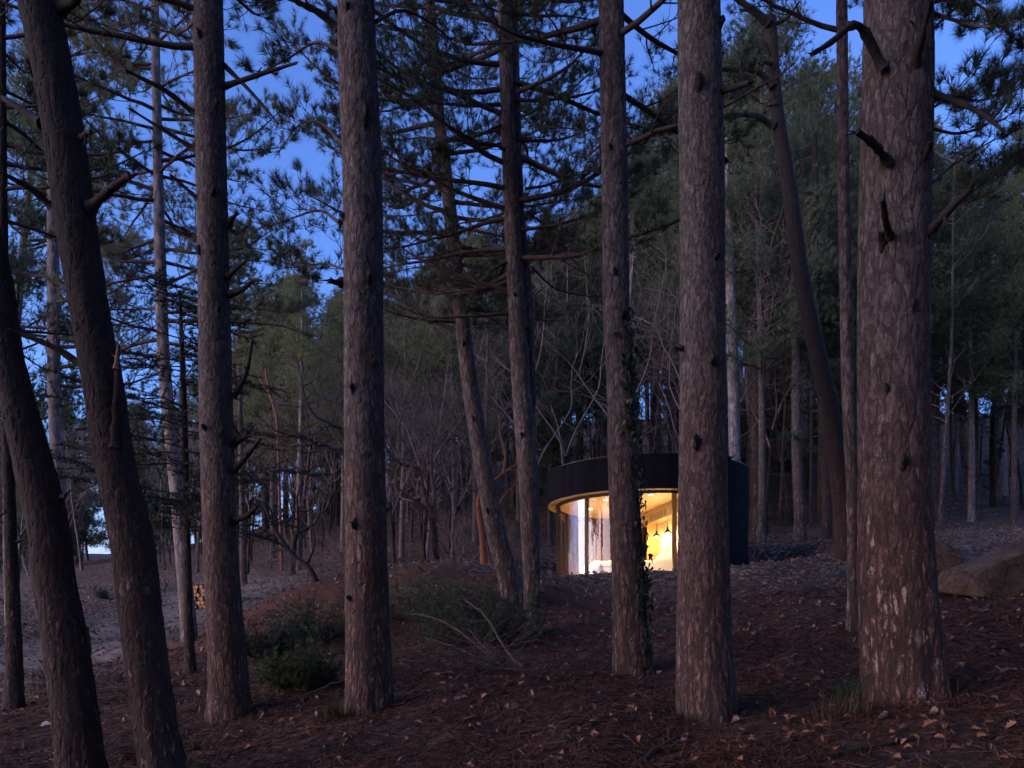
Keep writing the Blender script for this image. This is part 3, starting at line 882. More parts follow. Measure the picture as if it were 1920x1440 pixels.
# crowns of the nearer trees: each limb a part, its needles a sub-part
def tree_crown(key, *a, **kw):
    t, path, Y, base = FORE[key]
    crown_branches(t, base, path, *a, **kw)

tree_crown('T6', 4.7, 8.6, 27, 2.0, 2.3, 61, bare_below=5.2)
tree_crown('T6', 8.6, 13.8, 24, 2.2, 0.7, 62)
tree_crown('T7', 4.3, 8.4, 30, 2.2, 2.4, 71, bare_below=4.9)
tree_crown('T7', 8.4, 13.2, 24, 2.2, 0.7, 72)
tree_crown('T8', 4.6, 6.4, 9, 1.6, 1.9, 81, bare_below=5.0)
tree_crown('T8', 6.6, 14.5, 32, 2.2, 0.7, 82)
tree_crown('T5', 6.0, 9.5, 8, 2.0, 2.2, 51)
tree_crown('T5', 9.5, 15.5, 28, 2.0, 0.8, 52)
tree_crown('T4', 5.2, 9.5, 14, 1.8, 2.0, 41, bare_below=5.6)
tree_crown('T4', 9.5, 14.6, 24, 2.0, 0.8, 42)
tree_crown('T9', 6.8, 16.5, 32, 2.2, 0.8, 91)
tree_crown('T10', 7.0, 18.5, 36, 2.6, 0.9, 101)
tree_crown('T11', 6.4, 14.6, 22, 1.6, 0.7, 111)
tree_crown('T1', 3.4, 10.6, 42, 1.5, 0.7, 11)
tree_crown('T2', 6.0, 9.0, 8, 1.4, 0.8, 21)
tree_crown('T3', 7.2, 9.4, 9, 1.5, 0.9, 31)
tree_crown('B1', 4.6, 16.5, 52, 2.5, 0.8, 141, bare_below=6.0)
tree_crown('B2', 4.8, 15.5, 78, 2.3, 0.9, 151, bare_below=5.8, mat_n='needle_olive')
for i, k in enumerate(('B4', 'B5', 'B6', 'B7')):
    tree_crown(k, 9.5, 16, 16, 2.2, 0.8, 160 + i)
tree_crown('B8', 5.5, 10.8, 14, 1.3, 0.6, 170)
tree_crown('B10', 5.6, 8.8, 8, 1.3, 0.6, 171)

def traced_branch(key, pix, dY, r0, seed, **kw):
    t, path, Y, base = FORE[key]
    pts = [P(px, py, Y + dY * i / (len(pix) - 1)) for i, (px, py) in enumerate(pix)]
    sp = smooth_path(np.array([tuple(p) for p in pts]), 4)
    add_branch(t, base, sp, r0, seed, **kw)

traced_branch('T7', [(972, 172), (1022, 150), (1065, 125), (1090, 100), (1126, 70)], -0.9, 0.034, 201)
traced_branch('T7', [(962, 25), (1010, 30), (1060, 30), (1130, 40)], 0.6, 0.026, 202)
traced_branch('T7', [(966, 72), (1000, 58), (1040, 68), (1130, 76)], 0.5, 0.022, 203)
traced_branch('T7', [(978, 215), (1005, 238), (1060, 240), (1125, 248)], -0.5, 0.018, 204)
traced_branch('T7', [(980, 292), (1020, 312), (1062, 330), (1090, 322), (1130, 300)], -0.7, 0.022, 205)
traced_branch('T7', [(985, 354), (1030, 346), (1080, 325), (1140, 312)], 0.4, 0.020, 206)
traced_branch('T7', [(945, 232), (910, 248), (870, 268), (820, 300)], -0.5, 0.022, 207)
traced_branch('T7', [(950, 398), (905, 412), (860, 420), (790, 452)], 0.6, 0.018, 208)
traced_branch('T7', [(958, 488), (925, 505), (895, 535), (872, 575)], -0.4, 0.022, 209, bare=True)
traced_branch('T7', [(990, 398), (1020, 420), (1060, 440), (1130, 470)], 0.5, 0.018, 210, bare=True)
traced_branch('T7', [(995, 478), (1050, 470), (1130, 463)], 0.3, 0.014, 211, bare=True)
traced_branch('T7', [(996, 500), (1040, 540), (1100, 555), (1180, 560)], 0.8, 0.016, 212, bare=True)
traced_branch('T6', [(822, 215), (770, 190), (720, 185), (680, 195)], 0.6, 0.020, 221)
traced_branch('T6', [(826, 262), (790, 258), (750, 262), (700, 250)], 0.6, 0.022, 222)
traced_branch('T6', [(832, 395), (790, 402), (740, 405), (690, 398)], 0.7, 0.018, 223)
traced_branch('T6', [(838, 432), (795, 438), (740, 442), (690, 455)], -0.3, 0.020, 224)
traced_branch('T6', [(846, 478), (800, 482), (750, 488), (700, 496)], 0.4, 0.018, 225, bare=True)
traced_branch('T6', [(845, 515), (815, 508), (790, 500), (700, 520)], 0.4, 0.014, 226, bare=True)
# limbs that reach in from the right and from the far left pine
traced_branch('T10', [(1742, 22), (1790, 38), (1840, 50), (1885, 45), (1960, 20)], -0.6, 0.016, 231, sub_len=0.5)
traced_branch('T10', [(1742, 240), (1800, 250), (1860, 225), (1905, 165), (1960, 110)], 0.6, 0.012, 232, sub_len=0.45)
traced_branch('T10', [(1742, 350), (1800, 300), (1880, 255), (1980, 215)], 1.2, 0.009, 233, bare=True, sub_len=0.3)
traced_branch('T10', [(1748, 5), (1800, -5), (1850, 20), (1900, 70), (1945, 95)], 0.3, 0.014, 234, sub_len=0.5, sub_gap=0.08)
traced_branch('T10', [(1744, 60), (1775, 30), (1810, 5), (1860, -15)], 0.8, 0.012, 235, sub_len=0.5, sub_gap=0.08)
traced_branch('T10', [(1744, 205), (1790, 180), (1830, 190), (1870, 175)], 1.3, 0.012, 236, sub_len=0.55, sub_gap=0.08)
traced_branch('T10', [(1744, 400), (1800, 380), (1860, 330), (1940, 300)], 1.5, 0.012, 237, sub_len=0.5)
traced_branch('T1', [(22, 650), (80, 690), (140, 705)], 0.4, 0.014, 241, bare=True)
traced_branch('B2', [(300, 330), (360, 345), (430, 380), (520, 400)], 0.5, 0.028, 251)
traced_branch('B2', [(302, 420), (360, 450), (430, 462), (530, 470)], -0.6, 0.024, 252)
traced_branch('B2', [(290, 320), (240, 330), (180, 345)], 0.5, 0.022, 253)
traced_branch('B2', [(305, 530), (360, 545), (420, 560), (520, 575)], 0.5, 0.022, 254)
traced_branch('B2', [(305, 545), (260, 520), (215, 505)], 0.3, 0.022, 255)
traced_branch('T5', [(705, 40), (760, 20), (830, 60), (870, 110)], 0.9, 0.02, 256)
traced_branch('T5', [(640, 95), (590, 80), (540, 110), (480, 140)], 0.6, 0.018, 257)
traced_branch('T5', [(642, 270), (600, 230), (560, 235), (520, 290)], 1.0, 0.018, 258)
traced_branch('T5', [(645, 425), (600, 395), (545, 410), (480, 430)], 1.2, 0.016, 259)
traced_branch('T5', [(645, 505), (610, 495), (560, 500), (520, 505)], 1.0, 0.014, 260)

# ------------------------------------------------------------------ far pines: five crown shapes, copied
def far_pine_meshes(seed, h, kind):
    r = np.random.default_rng(seed)
    zs = np.linspace(-0.5, h, 14)
    bend = r.normal(size=2) * 0.25
    rad = np.interp(zs, [-0.5, 0.5, h * 0.6, h], [0.19, 0.155, 0.09, 0.02]) * (h / 15)
    c = np.stack([bend[0] * np.sin(zs / h * 2.5), bend[1] * np.sin(zs / h * 3 + 1), zs], -1)
    tb = MB(); tb.tube(c, rad, 10)
    wood = MB(); cr = MB(); P_, D_ = [], []
    n = {'tall': 76, 'round': 66, 'sparse': 50, 'low': 84}[kind]
    z0 = {'tall': 0.30, 'round': 0.38, 'sparse': 0.42, 'low': 0.10}[kind] * h
    for i in range(n):
        f = (i + r.random()) / n
        z = z0 + (h - z0) * f
        az = r.random() * 6.283
        prof = {'tall': (1 - f) ** 0.7 * (0.5 + 0.5 * min(1, f * 6)), 'round': math.sin(min(1, 0.22 + 0.80 * f) * math.pi) ** 0.6 if f < 0.97 else 0.3,
                'sparse': (1 - f * 0.8) * (0.4 + r.random() * 0.6), 'low': (1 - f) ** 0.8}[kind]
        L = max(0.35, {'tall': 2.5, 'round': 2.9, 'sparse': 2.7, 'low': 2.6}[kind] * (h / 15) * prof * (0.7 + 0.55 * r.random()))
        p = np.array([np.interp(z, c[:, 2], c[:, 0]), np.interp(z, c[:, 2], c[:, 1]), z])
        bp, _ = grow(p, [math.cos(az), math.sin(az), 0.15 + 0.5 * f], L, 6, 0.12, 0.12, r)
        wood.tube(bp, np.linspace(0.012 + 0.012 * L, 0.006, len(bp)), 4, cap=False)
        m = int(26 + 34 * L)
        u = 0.35 + 0.65 * r.random(m) ** 0.7
        q = np.stack([np.interp(u * 6, np.arange(7), bp[:, k]) for k in range(3)], -1)
        off = r.normal(size=(m, 3)) * np.array([0.27, 0.27, 0.17]) * (0.5 + L * 0.28)
        P_.append(q + off)
        D_.append(off * 0.6 + np.array([math.cos(az) * 0.2, math.sin(az) * 0.2, 0.55]) + r.normal(size=(m, 3)) * 0.3)
    for i in range(int(n * 0.3)):               # dead lower twigs
        z = (0.15 + 0.35 * r.random()) * h; az = r.random() * 6.283
        p = np.array([np.interp(z, c[:, 2], c[:, 0]), np.interp(z, c[:, 2], c[:, 1]), z])
        bp, _ = grow(p, [math.cos(az), math.sin(az), r.normal() * 0.2], 0.5 + r.random() * 1.2, 4, 0.15, 0.0, r)
        wood.tube(bp, np.linspace(0.016, 0.004, len(bp)), 3, cap=False)
    needles(cr, np.concatenate(P_), np.concatenate(D_), 9, 0.19, 0.020, 0.62, 0, 0.10, r)
    wv = np.concatenate(wood.v); lp = np.concatenate(wood.loops).reshape(-1, 4)
    cr.add(wv, lp, 1, True)
    return tb.mesh('trunk', M['bark_far']), cr.mesh('crown', [M['needle_far'], M['twig']])

FAR = [(k, h, far_pine_meshes(300 + i, h, k)) for i, (k, h) in enumerate((('tall', 16), ('tall', 14), ('round', 15), ('sparse', 16), ('low', 8), ('round', 12)))]
def olive(me):
    m2 = me.copy(); m2.materials[0] = M['needle_olive']; return m2
FAR_OLIVE = [olive(f[2][1]) for f in FAR]
PALE_TRUNK = []
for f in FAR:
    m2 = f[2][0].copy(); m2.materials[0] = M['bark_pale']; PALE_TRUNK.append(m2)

def far_pine(x, y, h, kind, label, group, tone=0, rz=None, name='pine_tree'):
    _, h0, (tm, cm) = FAR[kind]
    t = empty(name, (x, y, gz(x, y) - 0.05), label, 'tree', group, rz if rz is not None else random.random() * 6.28)
    s = h / h0
    t.scale = (s * (0.9 + 0.25 * random.random()), s * (0.9 + 0.25 * random.random()), s)
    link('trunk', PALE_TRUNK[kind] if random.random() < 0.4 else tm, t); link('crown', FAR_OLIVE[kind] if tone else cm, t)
    return t

# skyline of the far crowns, photograph pixels
SKX = np.array([-500, 0, 150, 250, 430, 520, 640, 760, 900, 1000, 1100, 1180, 1290, 1400, 1500, 1560, 1640, 1760, 1850, 1920, 2400])
SKY = np.array([700, 780, 800, 760, 640, 520, 540, 470, 450, 430, 400, 330, 120, 30, 20, 60, 150, 180, 230, 210, 100.])
def too_near(x, y, lst, d):
    return any((x - a) ** 2 + (y - b) ** 2 < d * d for a, b in lst)
placed = [(CAB[0], CAB[1])]
rr = random.Random(21)
def scatter(n, ymin, ymax, pxmin, pxmax, dmin, fn, spread=(0, 260)):
    k = 0; tries = 0
    while k < n and tries < n * 60:
        tries += 1
        Y = ymin + (ymax - ymin) * rr.random() ** 0.8
        px = pxmin + (pxmax - pxmin) * rr.random()
        x = (px - CX) / FPX * Y
        if too_near(x, Y, placed, dmin) or math.hypot(x - CAB[0], Y - CAB[1]) < 4.6: continue
        if abs(x + 8.0 + 0.10 * (Y - 14)) < 2.0 and Y < 30: continue       # keep the track clear
        top = np.interp(px, SKX, SKY) + spread[0] + (spread[1] - spread[0]) * rr.random() ** 1.6
        h = (HY - top) / FPX * Y - gz(x, Y)
        if h < 5.5: continue
        placed.append((x, Y))
        fn(x, Y, min(h, 24), px, k); k += 1

ZONES = [(100, 'beyond the track at the left edge'), (235, 'seen between the two leaning trunks'), (380, 'seen through the dark cedar'), (500, 'behind the upright snagged pine'),
         (650, 'behind the log pile'), (760, 'behind the thick red-footed trunk'), (880, 'left of the leaning pine'), (1010, 'behind the twin-stemmed pine'),
         (1140, 'above the left part of the cabin'), (1290, 'above the middle of the cabin roof'), (1420, 'above the right end of the cabin'), (1600, 'behind the bent trunk'),
         (1755, 'behind the broadest pine'), (9999, 'up the slope behind the boulders')]
FARLOG = []
def far_label(px, Y, look, noun, t):
    z = next(b for a, b in ZONES if px < a)
    dist = 'nearer ' if Y < 40 else '' if Y < 62 else 'distant '
    FARLOG.append((t, dist + look + ' ' + noun + ' ' + z, noun + 's ' + z))
LOOK = ['tall narrow-crowned', 'slim narrow-crowned', 'round-crowned', 'thin-crowned', 'low bushy', 'small round-crowned']

def mk(x, y, h, px, k):
    kind = rr.choice([0, 1, 2, 2, 3, 5]) if h > 9 else rr.choice([1, 5, 4])
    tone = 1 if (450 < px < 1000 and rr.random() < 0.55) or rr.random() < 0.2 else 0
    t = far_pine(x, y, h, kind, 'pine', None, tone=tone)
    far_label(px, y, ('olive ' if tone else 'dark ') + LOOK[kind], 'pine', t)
scatter(26, 26, 44, 1300, 2050, 2.0, mk, (0, 300))
scatter(20, 30, 52, 640, 1300, 2.2, mk, (0, 260))
scatter(22, 34, 70, -120, 640, 2.6, mk, (0, 160))
scatter(58, 46, 110, -250, 2150, 2.4, mk, (10, 260))
def mk_low(x, y, h, px, k):
    tone = 1 if px < 1000 and rr.random() < 0.4 else 0
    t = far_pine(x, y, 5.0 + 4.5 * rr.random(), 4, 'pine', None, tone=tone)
    far_label(px, y, ('olive ' if tone else 'dark ') + LOOK[4], 'pine', t)
scatter(56, 36, 100, -250, 2150, 1.6, mk_low, (-200, 0))
scatter(40, 32, 72, 400, 1140, 1.7, mk, (-10, 150))
scatter(26, 50, 105, -180, 330, 1.7, mk_low, (-200, 0))
scatter(20, 48, 100, 1330, 1640, 1.6, mk_low, (-200, 0))
# ------------------------------------------------------------------ leafless trees
def bare_meshes(seed, h, r0, crooked, depth=5, spread=0.75, fork=0.28, twig='twig'):
    r = np.random.default_rng(seed)
    tb, wd = MB(), MB()
    d = np.array([r.normal() * 0.12, r.normal() * 0.12, 1.0])
    tp, e = grow([0, 0, -0.3], d, h * fork + 0.3, 6, 0.05 + crooked * 0.06, 0.02, r)
    tb.tube(tp, np.linspace(r0 * 1.15, r0 * 0.8, len(tp)), 10)
    def rec(p, d, L, rad, k):
        segs = 5 if k > 1 else 3
        pts, e = grow(p, d, L, segs, 0.10 + 0.13 * crooked, 0.10, r)
        wd.tube(pts, np.linspace(rad, max(0.003, rad * 0.6), len(pts)), 6 if rad > 0.03 else (4 if rad > 0.010 else 3), cap=False)
        if k == 0: return
        n = r.integers(2, 4) + (1 if k <= 2 else 0)
        for i in range(n):
            u = segs if i == 0 else int(r.integers(2, segs + 1))
            q = pts[u]
            nd = e * (1.0 if i == 0 else 0.6) + r.normal(size=3) * spread * (0.5 if i == 0 else 1.0)
            rec(q, nd, L * (0.62 + 0.2 * r.random()), max(0.0035, rad * (0.66 if i == 0 else 0.48)), k - 1)
    n = 4 if crooked > 0.5 else 3
    for i in range(n):
        az = i * 6.283 / n + r.random()
        rec(tp[-1 if i < 2 else -2], e * 0.8 + np.array([math.cos(az), math.sin(az), 0.25]) * spread, h * 0.27, r0 * 0.6, depth - 1)
    return tb.mesh('trunk', M['dead']), wd.mesh('branches', M[twig])

OAK = [bare_meshes(401, 7.0, 0.14, 1.0), bare_meshes(402, 8.5, 0.17, 1.0), bare_meshes(403, 8.0, 0.055, 0.12, 6, 0.55, 0.32, 'twig_grey'),
       bare_meshes(404, 9.0, 0.060, 0.10, 6, 0.5, 0.36, 'twig_grey'), bare_meshes(405, 4.0, 0.03, 0.5, 5, 0.6, 0.12, 'twig_grey')]
OAK_H = [7.0, 8.5, 8.0, 9.0, 4.0]
def bare_tree(x, y, h, kind, label, group=None, name='bare_tree', cat='tree', rz=None):
    t = empty(name, (x, y, gz(x, y) - 0.03), label, cat, group, random.random() * 6.28 if rz is None else rz)
    s = h / OAK_H[kind]; t.scale = (s, s, s)
    link('trunk', OAK[kind][0], t); link('crown', OAK[kind][1], t)
    return t
def at_px(px, py, y0=8):
    Y = hit(px, py, y0); return (px - CX) / FPX * Y, Y

x, y = at_px(818, 1066, 19); bare_tree(x, y, 6.6, 0, 'dark leafless oak with a stout short trunk, left of the leaning pine', rz=0.4)
OAKP = (x, y)
x, y = at_px(668, 1062, 19); bare_tree(x, y, 9.0, 1, 'crooked leafless oak spreading black limbs from behind the thick pine', rz=2.2)
x, y = at_px(548, 1078, 19); bare_tree(x, y, 5.5, 0, 'small black-stemmed leafless tree uphill from the log pile', rz=4.0)
x, y = at_px(132, 1060, 15); bare_tree(x, y, 5.0, 0, 'forked leafless tree between the leaning trunks, above the pale track', rz=1.0)
for i, (px, py, h) in enumerate([(604, 1034, 6.5), (738, 1080, 6.0), (850, 1052, 6.2), (790, 1025, 6.5), (690, 1000, 8), (1205, 900, 8), (770, 985, 8)]):
    x, y = at_px(px, py, 19)
    if math.hypot(x - CAB[0], y - CAB[1]) < 4: y += 8
    bare_tree(x, y, h, 2 + i % 2, 'tree')
    far_label(px, 30, 'thin forked leafless', 'tree', bpy.context.scene.collection.objects[-1].parent)
def mk_bare(x, y, h, px, k):
    kind = rr.choice([2, 3])
    t = bare_tree(x, y, min(h, 7.5 + 4 * rr.random()), kind, 'tree')
    far_label(px, y, ('spreading' if kind == 2 else 'upright') + ' grey leafless', 'tree', t)
scatter(34, 24, 60, 430, 1080, 1.5, mk_bare)
scatter(14, 26, 55, -80, 430, 1.6, mk_bare)
scatter(16, 26, 50, 1080, 1950, 1.6, mk_bare)
def mk_bush(x, y, h, px, k):
    t = bare_tree(x, y, 1.6 + 1.6 * rr.random(), 4, 'bush', None, 'twiggy_bush', 'bush')
    far_label(px, y, 'grey leafless twiggy', 'bush', t)
scatter(16, 19, 34, 440, 1000, 1.0, mk_bush)
scatter(10, 17, 34, -40, 430, 1.0, mk_bush)

# slender poles of the far wood
def pole_mesh(seed, h):
    r = np.random.default_rng(seed)
    a = MB(); w = MB()
    tp, e = grow([0, 0, -0.3], [r.normal() * 0.06, r.normal() * 0.06, 1], h, 8, 0.03, 0, r)
    a.tube(tp, np.linspace(0.085, 0.02, len(tp)), 7)
    for i in range(22):
        z = int(r.integers(3, 9)); az = r.random() * 6.283
        bp, _ = grow(tp[z] - [0, 0, r.random()], [math.cos(az), math.sin(az), 0.6], 0.6 + r.random() * 1.3, 4, 0.12, 0.1, r)
        w.tube(bp, np.linspace(0.014, 0.004, 5), 3, cap=False)
        for k in range(3):
            b2, _ = grow(bp[2 + k % 3], [r.normal(), r.normal(), 0.7], 0.4 + 0.4 * r.random(), 3, 0.15, 0.1, r)
            w.tube(b2, np.linspace(0.006, 0.003, 4), 3, cap=False)
    return a.mesh('trunk', M['bark_pale'] if seed % 2 else M['bark_far']), w.mesh('branches', M['twig_grey'])
POLE = [pole_mesh(500 + i, 9 + i) for i in range(4)]
def mk_pole(x, y, h, px, k):
    i = k % 4 if px < 1300 else (k % 2) * 2
    t = empty('slender_tree', (x, y, gz(x, y)), 'tree', 'tree', None, rr.random() * 6.28)
    far_label(px, y, ('pale' if i % 2 else 'grey-brown') + ' pole-like slender', 'trunk', t)
    s = min(1.15, h / (9 + i)); t.scale = (1, 1, s)
    t.rotation_euler = (rr.gauss(0, 0.05), rr.gauss(0, 0.05), t.rotation_euler[2])
    link('trunk', POLE[i][0], t); link('crown', POLE[i][1], t)
scatter(34, 25, 60, 660, 1300, 0.9, mk_pole)
scatter(26, 26, 60, 1300, 1990, 0.9, mk_pole)
scatter(24, 28, 65, -60, 640, 1.0, mk_pole)

# the orange-barked tree, window light also put into its bark colour
def traced_tree(name, label, pix, Y, mat, limbs, n=12, twigs=True):
    path = trunk_from_pixels(pix, Y, -1)
    t = empty(name, path[0, :3], label, 'tree')
    link('trunk', trunk_mesh(path, 'trunk', M[mat], n, 0.06, 20, 3), t)
    for i, (lp, w0, w1, dy) in enumerate(limbs):
        stub_part(t, tuple(path[0, :3]), lp, Y, w0, w1, mat, dy, 'limb', jag=False)
    return t, path
traced_tree('leaning_tree', 'bent orange-barked tree, window glow put into its bark colour, behind the leaning pine',
            [(908, 1072, 16), (905, 1010, 13), (899, 965, 12), (898, 935, 10), (905, 905, 7)], 19.0, 'glow_bark',
            [([(898, 945), (915, 912), (945, 888), (978, 866), (1005, 846)], 9, 5, 0.5), ([(944, 890), (948, 850), (938, 815), (936, 770)], 6, 3, 0.3),
             ([(918, 985), (940, 938), (960, 915), (985, 890)], 6, 3, 0.4)])
traced_tree('leaning_tree', 'thin stem with painted orange light, high in the bushes left of the thick pine',
            [(497, 690, 3), (505, 735, 5), (514, 765, 5), (520, 800, 5), (526, 1000, 6)], 31.0, 'orange_light_bark', [([(506, 740), (490, 715), (478, 690)], 3, 2, 0.2)], 8)
x0, Y0 = at_px(597, 1102, 14)
traced_tree('leaning_tree', 'dead dark sapling leaning left on the edge of the earth bank', [(597, 1102, 13), (578, 1062, 11), (545, 1035, 10), (512, 985, 8), (496, 945, 6)], Y0, 'dead',
            [([(545, 1035), (530, 1030), (508, 1036)], 5, 2, 0.3), ([(512, 985), (505, 950), (470, 935)], 4, 2, -0.2), ([(575, 1060), (590, 1020), (585, 980)], 5, 2, 0.2)], 8)

# the dark cedar with flat layers
def cedar():
    pix = [(337, 545, 4), (341, 640, 8), (345, 760, 11), (350, 1000, 14), (354, 1180, 18), (357, 1262, 24)]
    Y = hit(357, 1262)
    path = trunk_from_pixels(pix, Y, -1)
    t = empty('cedar_tree', path[0, :3], 'small dark cedar with flat layered sprays, left of the upright snagged pine', 'tree')
    link('trunk', trunk_mesh(path, 'trunk', M['bark_dark'], 24, 0.04, 20, 30), t)
    base = path[0, :3]; r = np.random.default_rng(77)
    top = path[-1, 2]; low = (HY - 1010) / FPX * Y
    for i in range(54):
        f = (i + 0.5) / 54
        z = low + (top - low) * f
        c = at_height(path, z)
        az = r.random() * 6.283
        L = (1.45 - 0.75 * f) * (0.6 + 0.6 * r.random()) * (Y / 8.5)
        wd = MB(); pos, dr = [], []
        bp, _ = grow(c[:3] - base, [math.cos(az), math.sin(az), 0.12], L, 7, 0.06, -0.05, r)
        wd.tube(bp, np.linspace(0.010, 0.003, 8), 4, cap=False)
        for k in range(int(L / 0.085)):
            u = 0.15 + 0.85 * k / max(1, int(L / 0.085))
            p = np.array([np.interp(u * 7, np.arange(8), bp[:, q]) for q in range(3)])
            q = bp[-1] - bp[0]; q /= np.linalg.norm(q)
            sd = np.cross(q, [0, 0, 1]) * (1 if k % 2 else -1)
            sp, e = grow(p, q * 0.6 + sd * 0.8 + [0, 0, r.normal() * 0.08], L * 0.42 * (1.1 - 0.7 * u) * (0.6 + 0.6 * r.random()) + 0.05, 4, 0.10, -0.02, r)
            wd.tube(sp, np.linspace(0.004, 0.002, 5), 3, cap=False)
            for w in range(1, 5):
                for h2 in (0.0, 0.5):
                    pos.append(sp[w] * (1 - h2) + sp[w - 1] * h2); dr.append([r.normal() * 0.4, r.normal() * 0.4, 0.9])
        b = wd.build('branch', M['twig'], t)
        nb = MB(); needles(nb, pos, dr, 12, 0.050, 0.009, 1.0, 0, 0.0, r); nb.build('needles', M['cedar'], b)
cedar()

# ------------------------------------------------------------------ the round cabin
def cyl(R, th, z):
    return (CAB[0] + R * math.sin(th), CAB[1] - R * math.cos(th), z)
def arc_shell(mb, R0, R1, z0, z1, a0, a1, n, mat=0):
    """a curved slab between two radii, two heights and two angles in degrees"""
    full = abs(a1 - a0) > 359.9
    a = np.radians(np.linspace(a0, a1, n + 1)); m = len(a)
    def ring(R, z): return np.stack([R * np.sin(a), -R * np.cos(a), np.full(m, z)], -1)
    v = np.concatenate([ring(R0, z0), ring(R1, z0), ring(R1, z1), ring(R0, z1)])
    f = []
    for k in range(m - 1):
        for s in range(4):
            p, q = s * m, ((s + 1) % 4) * m
            f.append([p + k, p + k + 1, q + k + 1, q + k])
    mb.add(v, f, mat, False)
    if not full:
        mb.add(v[[0, m, 2 * m, 3 * m]], [[0, 1, 2, 3]], mat, False)
        mb.add(v[[m - 1, 2 * m - 1, 3 * m - 1, 4 * m - 1]], [[3, 2, 1, 0]], mat, False)
def disc(mb, R, z, n=96, mat=0, up=True):
    a = np.arange(n) * 2 * np.pi / n
    v = np.concatenate([np.stack([R * np.sin(a), -R * np.cos(a), np.full(n, z)], -1), [[0, 0, z]]])
    f = [[k, (k + 1) % n, n] if up else [(k + 1) % n, k, n] for k in range(n)]
    mb.add(v, f, mat, False)

